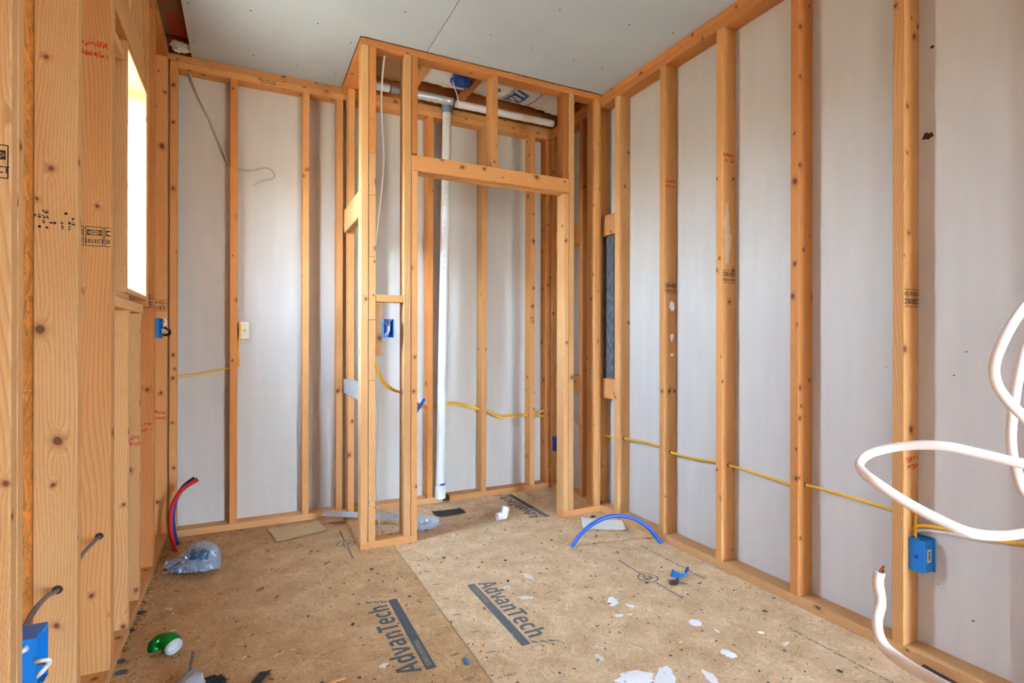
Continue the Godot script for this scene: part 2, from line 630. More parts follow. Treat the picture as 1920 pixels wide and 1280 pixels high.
# ================================================================ floor and ceiling
func build_floor() -> void:
	var f := setting("floor", Vector3(0.8, 0, -0.7), "worn plywood subfloor with printed marks, plaster splashes and dirt")
	var seams := [-0.6, 0.7125, 2.3]
	var panels := []
	for i in 2:
		panels.append(block("subfloor_panel", f, Vector3(seams[i] + 0.0016, -0.018, -3.75), Vector3(seams[i + 1] - 0.0016, 0, REAR + 0.2), [M.dim_dusty_floor, M.floor][i], 0.0025))
	block("joist_deck", f, Vector3(-0.6, -0.05, -3.75), Vector3(2.3, -0.0181, REAR + 0.2), M.dark_wood)
	# printed panel name: letters and a bar, 0.54 m long
	var logo := start()
	letters(logo, "AdvanTech", 0.078, Transform3D(Basis(), Vector3(0, 0.042, 0.0001)), 0.0003, 1.0)
	var logo_box := logo.commit().get_aabb()
	logo = start()
	var fit := 0.50 / logo_box.size.x
	letters(logo, "AdvanTech", 0.078, Transform3D(Basis(), Vector3(-0.012, 0.046, 0.0001)), 0.0003, fit)
	strip(logo, -0.27, -0.040, 0.27, -0.004, 0.0001)
	for k in 3:
		var x := 0.252 + 0.010 * k
		var y := 0.004 + 0.030 * k
		quad(logo, [Vector3(x, y, 0.0003), Vector3(x + 0.014, y, 0.0003), Vector3(x + 0.026, y + 0.022, 0.0003), Vector3(x + 0.018, y + 0.022, 0.0003)], Vector3.BACK, [Vector2(), Vector2(), Vector2(), Vector2()])
	var logo_mesh := logo.commit()
	var under := start()
	letters(under, "SUBFLOORING", 0.017, Transform3D(Basis(), Vector3(-0.165, -0.022, 0.0006)), 0.0003, 1.05)
	var under_mesh := under.commit()
	var tell := [[Vector3(0.535, 0.0003, -2.012), Vector3(0, 0, -1)], [Vector3(0.930, 0.0003, -2.0), Vector3(0, 0, 1)], [Vector3(1.668, 0.0003, -3.215), Vector3(0, 0, -1)]]
	for k in 3:
		var on: MeshInstance3D = panels[0 if k == 0 else 1]
		mark("printed_name", logo_mesh, M.floor_ink if k != 1 else paint(Color(0.38, 0.39, 0.39), 0.85), on, tell[k][0], tell[k][1], tell[k][1].cross(Vector3.UP) * -1.0 if false else Vector3.UP.cross(tell[k][1]))
		mark("printed_word", under_mesh, paint(Color(0.56, 0.50, 0.42), 0.85), on, tell[k][0], tell[k][1], Vector3.UP.cross(tell[k][1]))
	# round printed seal with a line of small print on both sides
	var seal := start()
	for k in 40:
		var a := TAU * k / 40
		box_into(seal, Vector3(0.0085, 0.0035, 0.0004), 0.00005, Vector3.ZERO)
	seal = start()
	var ring := func(st: SurfaceTool, r0: float, r1: float) -> void:
		for k in 40:
			var a := TAU * k / 40
			var b := TAU * (k + 1) / 40
			quad(st, [Vector3(cos(a) * r0, sin(a) * r0, 0), Vector3(cos(a) * r1, sin(a) * r1, 0), Vector3(cos(b) * r1, sin(b) * r1, 0), Vector3(cos(b) * r0, sin(b) * r0, 0)], Vector3.BACK, [Vector2(), Vector2(), Vector2(), Vector2()])
	ring.call(seal, 0.042, 0.048)
	for k in 14:
		var a := r_hash(k) * TAU
		var q := 0.026 * sqrt(r_hash(k + 31))
		strip(seal, cos(a) * q - 0.010, sin(a) * q - 0.003, cos(a) * q + 0.010, sin(a) * q + 0.003, 0.0)
	for s in [-1.0, 1.0]:
		for k in 19:
			var x: float = s * (0.058 + k * 0.0088)
			strip(seal, x - 0.0032, -0.006 + r_hash(k) * 0.003, x + 0.0026, 0.004 + r_hash(k + 7) * 0.003, 0.0)
	var seal_mesh := seal.commit()
	mark("printed_seal", seal_mesh, M.floor_ink, panels[1], Vector3(1.672, 0.0003, -1.978), Vector3(0, 0, -1), Vector3(-1, 0, 0))
	mark("printed_seal", seal_mesh, M.floor_ink, panels[0], Vector3(-0.165, 0.0003, -1.985), Vector3(0, 0, -1), Vector3(-1, 0, 0))
	mark("printed_seal", seal_mesh, M.floor_ink, panels[0], Vector3(0.485, 0.0003, -3.02), Vector3(0, 0, -1), Vector3(-1, 0, 0))
	# span marks beside the seams and the long line of small print near the wall
	var small := worn_stamp(0.05, 0.018, 1, 0.9, 4)
	for k in 12:
		for s in [-1.0, 1.0]:
			mark("span_mark", small, M.faint_ink, panels[0 if s < 0 else 1], Vector3(0.7125 + s * (0.045 + 0.02 * r_hash(k)), 0.0003, -2.95 + k * 0.148 + s * 0.02), Vector3(s, 0, 0.1), Vector3(0.1, 0, -s))
	var line := worn_stamp(0.46, 0.022, 1, 0.85, 8)
	mark("edge_print", line, M.faint_ink, panels[1], Vector3(1.862, 0.0003, -1.17), Vector3(0, 0, -1), Vector3(-1, 0, 0))
	mark("edge_print", line, M.faint_ink, panels[1], Vector3(1.90, 0.0003, -2.08), Vector3(0, 0, -1), Vector3(-1, 0, 0))
	# splashes of joint compound
	var n := noise(77, 1.0, 3)
	for s in SPLASHES:
		var wide: float = s[1]
		var deep: float = s[2]
		var seed_at := float(s[3])
		var flat: float = s[4]
		var blob := surface(28, 5, func(u: float, v: float) -> Vector3:
			var a := u * TAU
			var rr := 1.0 + 0.45 * n.get_noise_3d(cos(a) * 1.3, sin(a) * 1.3, seed_at * 3.1) + 0.14 * n.get_noise_3d(cos(a) * 4.0, sin(a) * 5.0, seed_at)
			var w := 1.0 - v
			return Vector3(cos(a) * wide * rr * w, flat * (1.0 - w * w) + 0.0002, -sin(a) * deep * rr * w))
		put("plaster_splash", blob, M.plaster if flat > 0.0012 else paint(Color(0.86, 0.83, 0.80), 0.9), panels[1 if s[0].x > 0.71 else 0], s[0], Basis(Vector3.UP, seed_at))
	tag_stuff("floor_debris", 750, M.black, Vector3(0.0095, 0.0025, 0.0065), [Color(0.18, 0.19, 0.21), Color(0.26, 0.25, 0.25), Color(0.36, 0.36, 0.37), Color(0.42, 0.36, 0.29)], "small dark flecks of plastic and grit scattered over the subfloor", 3, 0.0)
	tag_stuff("wood_chips", 4500, M.black, Vector3(0.012, 0.003, 0.004), [Color(0.66, 0.50, 0.30), Color(0.52, 0.36, 0.20), Color(0.78, 0.64, 0.44)], "sawdust and wood chips lying thickest beside the window wall", 4, 2.2)


func r_hash(k: int) -> float:
	return fposmod(sin(k * 12.9898 + 4.1) * 43758.5453, 1.0)


func tag_stuff(called: String, count: int, like: Material, size: Vector3, colours: Array, label: String, seed_at: int, lean: float) -> void:
	var r := RandomNumberGenerator.new()
	r.seed = seed_at
	var mm := MultiMesh.new()
	mm.transform_format = MultiMesh.TRANSFORM_3D
	mm.use_colors = true
	mm.mesh = box_mesh(size, 0.0008)
	mm.instance_count = count
	for i in count:
		var x := LEFT + 2.42 * (pow(r.randf(), 1.0 + lean) if lean > 0.0 else r.randf())
		var z := -3.5 + 2.6 * r.randf() if r.randf() < 0.85 else -0.9 + 2.9 * r.randf()
		var s := exp(r.randfn(-0.55, 0.45))
		mm.set_instance_transform(i, Transform3D(Basis(Vector3.UP, r.randf() * TAU) * Basis(Vector3.RIGHT, r.randfn(0, 0.2)) * Basis.from_scale(Vector3(s, s, s)), Vector3(x, size.y * s * 0.5, z)))
		mm.set_instance_color(i, (colours[r.randi() % colours.size()] as Color).srgb_to_linear())
	var o := MultiMeshInstance3D.new()
	o.name = called
	o.multimesh = mm
	var m := paint(Color(1, 1, 1), 0.85)
	m.vertex_color_use_as_albedo = true
	o.material_override = m
	o.set_meta("kind", "stuff")
	o.set_meta("label", label)
	add_child(o, true)


# where, half width, half depth, seed, thickness
const SPLASHES := [
	[Vector3(1.385, 0, -1.862), 0.040, 0.022, 1, 0.003],
	[Vector3(1.43, 0, -1.80), 0.022, 0.010, 2, 0.002],
	[Vector3(1.338, 0, -1.755), 0.018, 0.012, 3, 0.002],
	[Vector3(1.385, 0, -1.742), 0.010, 0.006, 12, 0.002],
	[Vector3(1.571, 0, -1.583), 0.026, 0.024, 4, 0.003],
	[Vector3(1.518, 0, -1.373), 0.030, 0.020, 5, 0.003],
	[Vector3(1.14, 0, -1.405), 0.065, 0.034, 6, 0.003],
	[Vector3(1.22, 0, -1.36), 0.075, 0.028, 7, 0.002],
	[Vector3(1.18, 0, -2.233), 0.036, 0.016, 8, 0.001],
	[Vector3(1.071, 0, -2.052), 0.032, 0.016, 9, 0.001],
	[Vector3(1.04, 0, -2.17), 0.024, 0.014, 10, 0.001],
	[Vector3(1.10, 0, -1.55), 0.022, 0.012, 11, 0.001],
	[Vector3(0.42, 0, -1.83), 0.018, 0.012, 13, 0.001],
	[Vector3(1.60, 0, -1.50), 0.014, 0.006, 14, 0.002],
	[Vector3(1.74, 0, -1.42), 0.014, 0.008, 15, 0.002],
	[Vector3(1.76, 0, -1.33), 0.022, 0.008, 16, 0.001],
	[Vector3(1.36, 0, -1.30), 0.040, 0.016, 17, 0.002],
]


func build_ceiling() -> void:
	var c := setting("ceiling", Vector3(0.8, CEIL, -0.7), "grey unpainted ceiling drywall with screw dimples and one open joint")
	var st := start()
	var a := Vector3(-0.277, CEIL, CLOSET + 0.003)
	var b := Vector3(0.8875, CEIL + 0.0127, REAR + 0.15)
	box_into(st, b - a, 0.0005, (a + b) / 2)
	a = Vector3(-0.277, CEIL, BACK - 0.05)
	b = Vector3(0.531, CEIL + 0.0127, CLOSET + 0.0035)
	box_into(st, b - a, 0.0005, (a + b) / 2)
	put("drywall_panel", st.commit(), M.board_front, c)
	block("drywall_panel", c, Vector3(0.8915, CEIL, CLOSET + 0.003), Vector3(RIGHT + 0.003, CEIL + 0.0127, REAR + 0.15), M.board_front, 0.0005)
	var head := lathe([Vector2(0.0, -0.0012), Vector2(0.0038, -0.001), Vector2(0.0044, 0.002)], 10)
	for p in [Vector3(1.134, 2.680, -2.574), Vector3(1.385, 2.680, -2.592), Vector3(1.656, 2.680, -2.595), Vector3(1.851, 2.680, -2.598), Vector3(0.498, 2.680, -2.973), Vector3(0.473, 2.680, -3.357), Vector3(0.033, 2.680, -3.347), Vector3(0.263, 2.680, -3.357), Vector3(-0.248, 2.680, -2.965), Vector3(-0.251, 2.680, -3.332), Vector3(0.319, 2.680, -2.867), Vector3(1.721, 2.680, -2.184), Vector3(1.970, 2.680, -2.144), Vector3(1.346, 2.680, -2.233), Vector3(0.686, 2.680, -2.578), Vector3(0.016, 2.680, -2.899), Vector3(0.3, 2.68, -1.2), Vector3(1.2, 2.68, -1.0)]:
		put("screw", head, M.screw, c, p)


# ================================================================ walls
func build_wall_right() -> void:
	var w := setting("wall_right", Vector3(RIGHT, 0, -0.7), "bare stud wall backed with grey drywall, on the side away from the window")
	var deep := RIGHT + DEEP
	board("bottom_plate", w, Vector3(RIGHT, 0, BACK - DEEP), Vector3(deep, PLATE, -2.52), 0)
	board("bottom_plate", w, Vector3(RIGHT, 0, -2.517), Vector3(deep, PLATE, REAR), 0)
	board("top_plate", w, Vector3(RIGHT, CEIL - 2 * PLATE, BACK - DEEP), Vector3(deep, CEIL - PLATE, REAR), 2)
	board("top_plate", w, Vector3(RIGHT + 0.002, CEIL - PLATE + 0.0005, BACK - DEEP), Vector3(deep, CEIL, REAR), 2)
	var tones := [1, 2, 1, 1, 0, 2, 1, 1, 1, 1, 1, 1, 1]
	var z0 := -1.092
	var stamp := grade_stamp()
	var low := PLATE
	var high := CEIL - 2 * PLATE
	var by := {}
	for k in range(-7, 7):
		var near := z0 - 0.4015 * k
		if k == 4:
			near = -2.703
		if near < BACK - 0.02 or near > REAR - 0.06:
			continue
		by[k] = board("stud", w, Vector3(RIGHT, low, near - 0.039), Vector3(deep, high, near), tones[absi(k)])
	board("stud", w, Vector3(RIGHT, low, BACK - 0.04), Vector3(deep, high, BACK - 0.001), 2)
	board("nailer_stud", w, Vector3(RIGHT, low, CLOSET - 0.085), Vector3(deep, high, CLOSET - 0.046), 1)
	# fire blocks between the studs beside the closet, above and below the weathered board
	for y in [[1.775, 1.905], [0.728, 0.856]]:
		board("blocking", w, Vector3(RIGHT + 0.030, y[0], CLOSET - 0.044), Vector3(RIGHT + 0.068, y[1], -2.743), 1)
		board("blocking", w, Vector3(RIGHT + 0.030, y[0], -3.092), Vector3(RIGHT + 0.068, y[1], CLOSET - 0.087), 2)
		board("blocking", w, Vector3(RIGHT + 0.030, y[0], -3.50), Vector3(RIGHT + 0.068, y[1], -3.136), 2)
	var dark := block("weathered_board", w, Vector3(RIGHT + 0.050, 0.857, CLOSET - 0.044), Vector3(deep - 0.002, 1.774, -2.80), M.weathered)
	dark.set_meta("label", "weathered grey-black board")
	block("weathered_board", w, Vector3(RIGHT + 0.035, 0.857, -2.799), Vector3(deep - 0.002, 1.774, -2.744), M.dark_wood)
	# drywall of the next room, seen from behind
	for z in [[BACK - DEEP - 0.012, -0.321], [-0.319, REAR]]:
		block("drywall_panel", w, Vector3(deep, 0, z[0]), Vector3(deep + 0.0127, CEIL + 0.03, z[1]), M.board_back, 0.0005)
	# stamps on the sides that face the viewer
	var facing := [Vector3(1, 0, 0), Vector3(0, 1, 0)]
	var mid := RIGHT + DEEP / 2
	var put_marks := [[3, 1.388, 1.96, 0.0], [2, 1.406, 1.979, 0.0], [0, 1.246, 0.67, PI]]
	for s in put_marks:
		var on: MeshInstance3D = by[s[0]]
		var face := on.position.z + w.position.z + 0.0195 + 0.0002
		var turn := Basis(Vector3.BACK, s[3])
		mark("grade_stamp", stamp, M.ink, on, Vector3(mid, s[1], face), turn.x, turn.y)
		mark("red_stamp", worn_stamp(0.080, 0.055, 2, 0.9, 5 + s[0]), M.red_ink, on, Vector3(mid, s[2], face), turn.x, turn.y)
	var hole := lathe([Vector2(0.0, 0.0006), Vector2(0.008, 0.0006), Vector2(0.009, 0.0)], 14)
	for s in [[4, Vector3(2.095, 0.496, -2.692)], [3, Vector3(2.095, 0.486, -2.299)], [2, Vector3(2.095, 0.497, -1.888)], [1, Vector3(2.095, 0.497, -1.496)]]:
		var on: MeshInstance3D = by[s[0]]
		var where: Vector3 = s[1]
		put("drill_hole", hole, M.dark_wood, on, Vector3(where.x, where.y, on.position.z + w.position.z + 0.0197), turned(Vector3.RIGHT, Vector3.BACK))
	# white compound smeared on two of the studs
	var n := noise(31, 1.0, 3)
	for s in [[3, 1.288, 0.018, 0.028], [3, 1.117, 0.012, 0.022], [3, 1.02, 0.010, 0.010], [2, 1.60, 0.020, 0.11], [2, 1.70, 0.012, 0.06]]:
		var on: MeshInstance3D = by[s[0]]
		var thin: bool = s[0] == 2
		var blob := surface(26, 4, func(u: float, v: float) -> Vector3:
			var a := u * TAU
			var rr: float = 1.0 + (0.9 if thin else 0.5) * n.get_noise_3d(cos(a) * 2.2, sin(a) * 2.2, s[1] * 9.0) + 0.3 * n.get_noise_3d(cos(a) * 7.0, sin(a) * 7.0, s[1])
			return Vector3(cos(a) * s[2] * rr * (1.0 - v), sin(a) * s[3] * rr * (1.0 - v), 0.001 * (1.0 - (1.0 - v) * (1.0 - v)) + 0.0002))
		put("plaster_smear", blob, M.plaster if not thin else paint(Color(0.86, 0.76, 0.64), 0.85), on, Vector3(mid + (0.01 if not thin else -0.01), s[1], on.position.z + w.position.z + 0.0195))
	# a torn spot and small pits in the back of the drywall
	var pit := surface(16, 3, func(u: float, v: float) -> Vector3:
		var a := u * TAU
		var rr := 1.0 + 0.6 * n.get_noise_2d(cos(a) * 3.0, sin(a) * 3.0)
		return Vector3(-0.0006 - 0.003 * v, sin(a) * rr * (1.0 - v), cos(a) * rr * (1.0 - v)))
	for s in [[1.812, -1.064, 0.013], [2.117, -1.051, 0.005], [1.06, -0.95, 0.002], [0.98, -0.985, 0.0022], [1.0, -1.2, 0.002], [0.18, -0.93, 0.003], [0.26, -1.03, 0.002]]:
		put("torn_spot", pit, M.dark_wood, w, Vector3(deep, s[0], s[1]), Basis.from_scale(Vector3(1, s[2], s[2] * 1.3)))


func build_wall_back() -> void:
	var w := setting("wall_back", Vector3(0.8, 0, BACK), "far stud wall backed with warm grey drywall")
	var deep := BACK - DEEP
	board("bottom_plate", w, Vector3(LEFT, 0, deep), Vector3(1.203, PLATE, BACK), 0)
	board("bottom_plate", w, Vector3(1.252, 0, deep), Vector3(RIGHT - 0.001, PLATE, BACK), 1)
	block("dark_gap", w, Vector3(1.204, 0, deep), Vector3(1.251, 0.026, BACK - 0.025), M.dark_wood)
	board("top_plate", w, Vector3(-0.345, CEIL - 2 * PLATE, deep), Vector3(RIGHT - 0.001, CEIL - PLATE, BACK), 1)
	board("top_plate", w, Vector3(LEFT - DEEP, CEIL - PLATE + 0.0005, deep), Vector3(RIGHT - 0.001, CEIL, BACK + 0.002), 1)
	var low := PLATE
	var high := CEIL - 2 * PLATE
	board("corner_stud", w, Vector3(-0.381, 0.04, BACK - 0.04), Vector3(-0.345, CEIL - PLATE, BACK), 1)
	for s in [[-0.085, -0.047, 2], [0.307, 0.345, 1], [0.505, 0.5445, 1], [0.700, 0.738, 2], [1.094, 1.132, 2], [1.487, 1.525, 1], [1.874, 1.912, 1], [2.008, 2.046, 2]]:
		var b := board("stud", w, Vector3(s[0], low, deep), Vector3(s[1], high, BACK), s[2])
		if s[0] > 1.8 and s[0] < 1.9:
			mark("grade_stamp", worn_stamp(0.034, 0.05, 3, 1.0, 3), M.ink, b, Vector3(1.893, 1.249, BACK + 0.0002), Vector3.RIGHT, Vector3.UP)
	mark("grade_stamp", worn_stamp(0.085, 0.026, 2, 1.0, 14), M.ink, w.get_child(3), Vector3(0.117, 2.622, BACK + 0.0002), Vector3.RIGHT, Vector3.UP)
	block("drywall_panel", w, Vector3(LEFT - DEEP, 0, deep - 0.0127), Vector3(0.718, CEIL + 0.03, deep), M.board_back, 0.0005)
	block("drywall_panel", w, Vector3(0.7195, 0, deep - 0.0127), Vector3(RIGHT + DEEP, CEIL + 0.03, deep), M.board_back, 0.0005)


func build_wall_left() -> void:
	var w := setting("wall_left", Vector3(LEFT - 0.05, 0, -0.7), "outer stud wall with orange strand-board sheathing and a small window")
	var deep := LEFT - DEEP
	board("bottom_plate", w, Vector3(deep, 0, BACK - DEEP), Vector3(LEFT, PLATE, -0.9), 1)
	board("bottom_plate", w, Vector3(deep, 0, -0.897), Vector3(LEFT, PLATE, REAR), 1)
	board("top_plate", w, Vector3(deep, 2.642, BACK), Vector3(LEFT, 2.68, REAR), 2)
	board("top_plate", w, Vector3(deep, 2.6805, BACK), Vector3(LEFT, 2.718, REAR), 2)
	var low := PLATE
	var high := 2.642
	var by := {}
	# far edge, near edge, tone
	for s in [["a", -1.3315, -1.299, 0], ["a2", -1.3645, -1.332, 0], ["b", -1.775, -1.737, 0], ["c", -2.176, -2.121, 1], ["f", -3.062, -3.011, 2], ["g", -3.530, -3.486, 1], ["h", -0.93, -0.892, 1], ["i", -0.53, -0.492, 0], ["j", -0.12, -0.082, 1], ["k", 0.29, 0.328, 1], ["l", 0.70, 0.738, 1], ["m", 1.1, 1.138, 1], ["n", 1.5, 1.538, 1], ["o", 1.9, 1.938, 1]]:
		by[s[0]] = board("stud", w, Vector3(deep, low, s[1]), Vector3(LEFT, high, s[2]), s[3], 0.003)
	# window opening: header, sill and short studs
	board("header", w, Vector3(LEFT - 0.040, 2.186, -2.745), Vector3(LEFT, 2.318, -2.1765), 1)
	board("header", w, Vector3(deep, 2.186, -2.745), Vector3(LEFT - 0.043, 2.318, -2.1765), 1)
	board("sill", w, Vector3(deep, 1.204, -2.72), Vector3(LEFT, 1.241, -2.1765), 0)
	for z in [-2.40, -2.644]:
		var b := board("cripple_stud", w, Vector3(deep, low, z - 0.038), Vector3(LEFT, 1.203, z), 0)
		board("cripple_stud", w, Vector3(deep, 2.319, z - 0.045), Vector3(LEFT, high, z - 0.007), 0)
		if z < -2.5:
			mark("red_stamp", worn_stamp(0.055, 0.05, 2, 0.9, 6), M.red_ink, b, Vector3(-0.408, 0.686, z + 0.0002), Vector3.RIGHT, Vector3.UP)
	board("trimmer_stud", w, Vector3(deep, 1.242, -2.86), Vector3(LEFT, high, -2.822), 1)
	board("shim", w, Vector3(-0.418, 2.085, -2.34), Vector3(LEFT, 2.112, -2.18), 0)
	board("shim", w, Vector3(-0.418, 1.2415, -2.43), Vector3(LEFT - 0.002, 1.262, -2.20), 0)
	# sheathing with the window hole
	for s in [[0.0, 2.72, -2.372, REAR], [0.0, 1.270, -2.806, -2.3735], [2.166, 2.72, -2.806, -2.3735], [0.0, 2.72, -3.63, -2.8075]]:
		block("sheathing_panel", w, Vector3(deep - 0.0125, s[0], s[2]), Vector3(deep - 0.001, s[1], s[3]), M.osb)
	# stamps
	var stamp := grade_stamp()
	var mid := LEFT - DEEP / 2
	mark("grade_stamp", stamp, M.ink, by.c, Vector3(mid, 1.42, -2.1207), Vector3.RIGHT, Vector3.UP)
	mark("red_stamp", worn_stamp(0.075, 0.065, 2, 1.0, 21), M.red_ink, by.c, Vector3(mid - 0.002, 2.012, -2.1207), Vector3.RIGHT, Vector3.UP)
	mark("grade_stamp", grade_stamp(0.0435, true), M.ink, by.a, Vector3(-0.4155, 1.417, -1.2987), Vector3.RIGHT, Vector3.UP)
	mark("worn_stamp", worn_stamp(0.084, 0.05, 4, 0.45, 33), M.ink, by.b, Vector3(mid, 1.394, -1.7367), Vector3.RIGHT, Vector3.UP)
	mark("grade_stamp", stamp, M.ink, by.f, Vector3(mid, 1.275, -3.0107), Vector3.LEFT, Vector3.DOWN)
	mark("grade_stamp", stamp, M.ink, by.g, Vector3(mid, 1.283, -3.4857), Vector3.LEFT, Vector3.DOWN)
	mark("red_stamp", worn_stamp(0.08, 0.055, 2, 0.9, 41), M.red_ink, by.f, Vector3(mid, 0.69, -3.0107), Vector3.LEFT, Vector3.DOWN)
	mark("red_stamp", worn_stamp(0.08, 0.055, 2, 0.9, 42), M.red_ink, by.g, Vector3(mid, 0.686, -3.4857), Vector3.LEFT, Vector3.DOWN)
	var hole := lathe([Vector2(0.0, 0.0006), Vector2(0.010, 0.0006), Vector2(0.0112, 0.0)], 16)
	put("drill_hole", hole, M.dark_wood, by.c, Vector3(-0.417, 0.471, -2.121), turned(Vector3.RIGHT, Vector3.BACK))
	put("drill_hole", hole, M.dark_wood, by.b, Vector3(-0.427, 0.461, -1.737), turned(Vector3.RIGHT, Vector3.BACK))
	# the window: a jamb box, a crank sash and one pane
	var win := setting("window_1", Vector3(LEFT - 0.07, 1.27, -2.585), "small crank-out window in a bare wooden jamb")
	var out := LEFT - 0.145
	var edge := LEFT + 0.001
	board("jamb", win, Vector3(out, 1.264, -2.386), Vector3(edge, 2.172, -2.3665), 0)
	board("jamb", win, Vector3(out, 1.264, -2.812), Vector3(edge, 2.172, -2.792), 0)
	board("jamb", win, Vector3(out, 2.152, -2.7915), Vector3(edge, 2.172, -2.3865), 0)
	board("jamb", win, Vector3(out, 1.264, -2.7915), Vector3(edge, 1.284, -2.3865), 0)
	for s in [[1.2845, 2.1515, -2.409, -2.387], [1.2845, 2.1515, -2.7915, -2.7695], [2.130, 2.1515, -2.769, -2.4095], [1.2845, 1.306, -2.769, -2.4095]]:
		block("sash", win, Vector3(out + 0.006, s[0], s[2]), Vector3(out + 0.036, s[1], s[3]), M.sash)
	block("pane", win, Vector3(out + 0.016, 1.307, -2.768), Vector3(out + 0.020, 2.129, -2.410), M.glass, 0.0002)
	put("lock_lever", sweep([Vector3(out + 0.045, 1.80, -2.779), Vector3(out + 0.05, 1.74, -2.776), Vector3(out + 0.055, 1.70, -2.776), Vector3(out + 0.085, 1.665, -2.776)], 0.007, 0.004, Vector3.BACK), M.steel, win)
	put("crank_handle", sweep([Vector3(out + 0.04, 1.300, -2.62), Vector3(out + 0.065, 1.325, -2.615), Vector3(out + 0.085, 1.335, -2.61), Vector3(out + 0.095, 1.365, -2.60), Vector3(LEFT - 0.012, 1.392, -2.60)], 0.008, 0.006, Vector3.BACK), M.cream, win)
	put("crank_base", lathe([Vector2(0, 0.03), Vector2(0.014, 0.028), Vector2(0.02, 0.01), Vector2(0.024, 0)], 16), M.cream, win, Vector3(out + 0.05, 1.2845, -2.62))


func build_wall_rear() -> void:
	# the unseen end of the room, with an opening added to let in fill light
	var w := setting("wall_rear", Vector3(0.8, 0, REAR), "stud wall behind the viewer with an opening added for fill light")
	var x0 := LEFT - DEEP - 0.0125
	var x1 := RIGHT + DEEP + 0.0127
	var o0 := FILL_OPENING[0] as float
	var o1 := FILL_OPENING[1] as float
	block("drywall_panel", w, Vector3(x0, 0, REAR + 0.10), Vector3(o0, 3.0, REAR + 0.113), M.board_back)
	block("drywall_panel", w, Vector3(o1, 0, REAR + 0.10), Vector3(x1, 3.0, REAR + 0.113), M.board_back)
	block("drywall_panel", w, Vector3(o0, FILL_OPENING[2], REAR + 0.10), Vector3(o1, 3.0, REAR + 0.113), M.board_back)
	board("bottom_plate", w, Vector3(LEFT, 0, REAR + 0.01), Vector3(o0, PLATE, REAR + 0.099), 1)
	board("bottom_plate", w, Vector3(o1, 0, REAR + 0.01), Vector3(RIGHT, PLATE, REAR + 0.099), 1)
	board("top_plate", w, Vector3(LEFT, CEIL - PLATE, REAR + 0.01), Vector3(RIGHT, CEIL, REAR + 0.099), 1)
	board("header", w, Vector3(o0, FILL_OPENING[2], REAR + 0.01), Vector3(o1, FILL_OPENING[2] + 0.09, REAR + 0.099), 1)
	for x in [LEFT, o0 - PLATE, o1, RIGHT - PLATE]:
		board("stud", w, Vector3(x, PLATE, REAR + 0.01), Vector3(x + PLATE, CEIL - PLATE, REAR + 0.099), 1)


const FILL_OPENING := [1.64, 2.03, 2.1]  # added opening for fill light: left edge, right edge, height


# ================================================================ the framed closet
func build_closet() -> void:
	var base := Vector3(1.3, 0, CLOSET - 0.3)
	var t := thing("closet_frame", "framed closet of bare studs with a header over its doorway", "frame", base)
	var f := CLOSET
	var b := CLOSET - DEEP
	var low := PLATE
	var high := CEIL - PLATE
	board("bottom_plate", t, Vector3(0.535, 0, b), Vector3(0.840, PLATE, f), 1)
	board("bottom_plate", t, Vector3(1.771, 0, b), Vector3(RIGHT - 0.001, PLATE, f), 1)
	board("bottom_plate", t, Vector3(0.535, 0, BACK + 0.001), Vector3(0.624, PLATE, b - 0.001), 0)
	board("top_plate", t, Vector3(0.533, high, b), Vector3(RIGHT - 0.001, CEIL - 0.002, f), 2)
	board("top_plate", t, Vector3(0.533, high, BACK + 0.003), Vector3(0.622, CEIL - 0.002, b - 0.001), 2)
	# corner post: a full stud and a column of spacer blocks
	board("stud", t, Vector3(0.5365, low, b + 0.012), Vector3(0.5745, high, f), 0)
	var cuts := [low, 0.885, 1.204, 1.535, 1.86, 2.085, 2.26, high]
	for i in cuts.size() - 1:
		board("spacer_block", t, Vector3(0.5765, cuts[i] + 0.0006, b), Vector3(0.6135, cuts[i + 1] - 0.0006, f - 0.001), [0, 0, 0, 0, 0, 2, 2][i])
	# door opening: full studs, short studs under the header
	board("stud", t, Vector3(0.764, low, b), Vector3(0.8025, high, f), 0)
	board("jack_stud", t, Vector3(0.805, low, b), Vector3(0.8395, 2.021, f - 0.001), 1)
	board("nailer_block", t, Vector3(0.805, 2.112, b), Vector3(0.8395, high, f - 0.002), 2)
	board("jack_stud", t, Vector3(1.7735, low, b), Vector3(1.8075, 2.012, f - 0.001), 0)
	board("nailer_block", t, Vector3(1.7735, 2.108, b), Vector3(1.8075, high, f - 0.012), 3)
	board("stud", t, Vector3(1.8095, low, b), Vector3(1.8455, high, f), 0)
	board("header", t, Vector3(0.8035, 2.022, f - 0.038), Vector3(1.808, 2.106, f + 0.0005), 1)
	board("header", t, Vector3(0.8035, 2.018, b), Vector3(1.808, 2.102, f - 0.047), 1)
	board("cripple_stud", t, Vector3(1.281, 2.1065, b), Vector3(1.319, high, f), 1)
	board("stud", t, Vector3(1.9995, low, b), Vector3(2.0345, high, f), 1)
	board("stud", t, Vector3(2.0365, low, b + 0.002), Vector3(RIGHT - 0.001, high, f - 0.002), 1)
	# return wall
	board("stud", t, Vector3(0.562, low, BACK + 0.002), Vector3(0.600, high, BACK + 0.089), 1)
	board("blocking", t, Vector3(0.536, 1.752, BACK + 0.091), Vector3(0.574, 1.893, b + 0.010), 0)
	block("blocking", t, Vector3(0.536, 0.776, BACK + 0.091), Vector3(0.574, 0.862, b + 0.010), M.grey_wood).set_meta("label", "weathered grey block")
	# a block between the posts that carries the outlet box
	var rough := board("blocking", t, Vector3(0.6145, 1.300, f - 0.06), Vector3(0.7635, 1.338, f - 0.002), 1)
	rough.set_meta("label", "rough splintered block")
	board("box_backer", t, Vector3(0.6145, 1.014, f - 0.055), Vector3(0.6495, 1.2995, f - 0.012), 0)


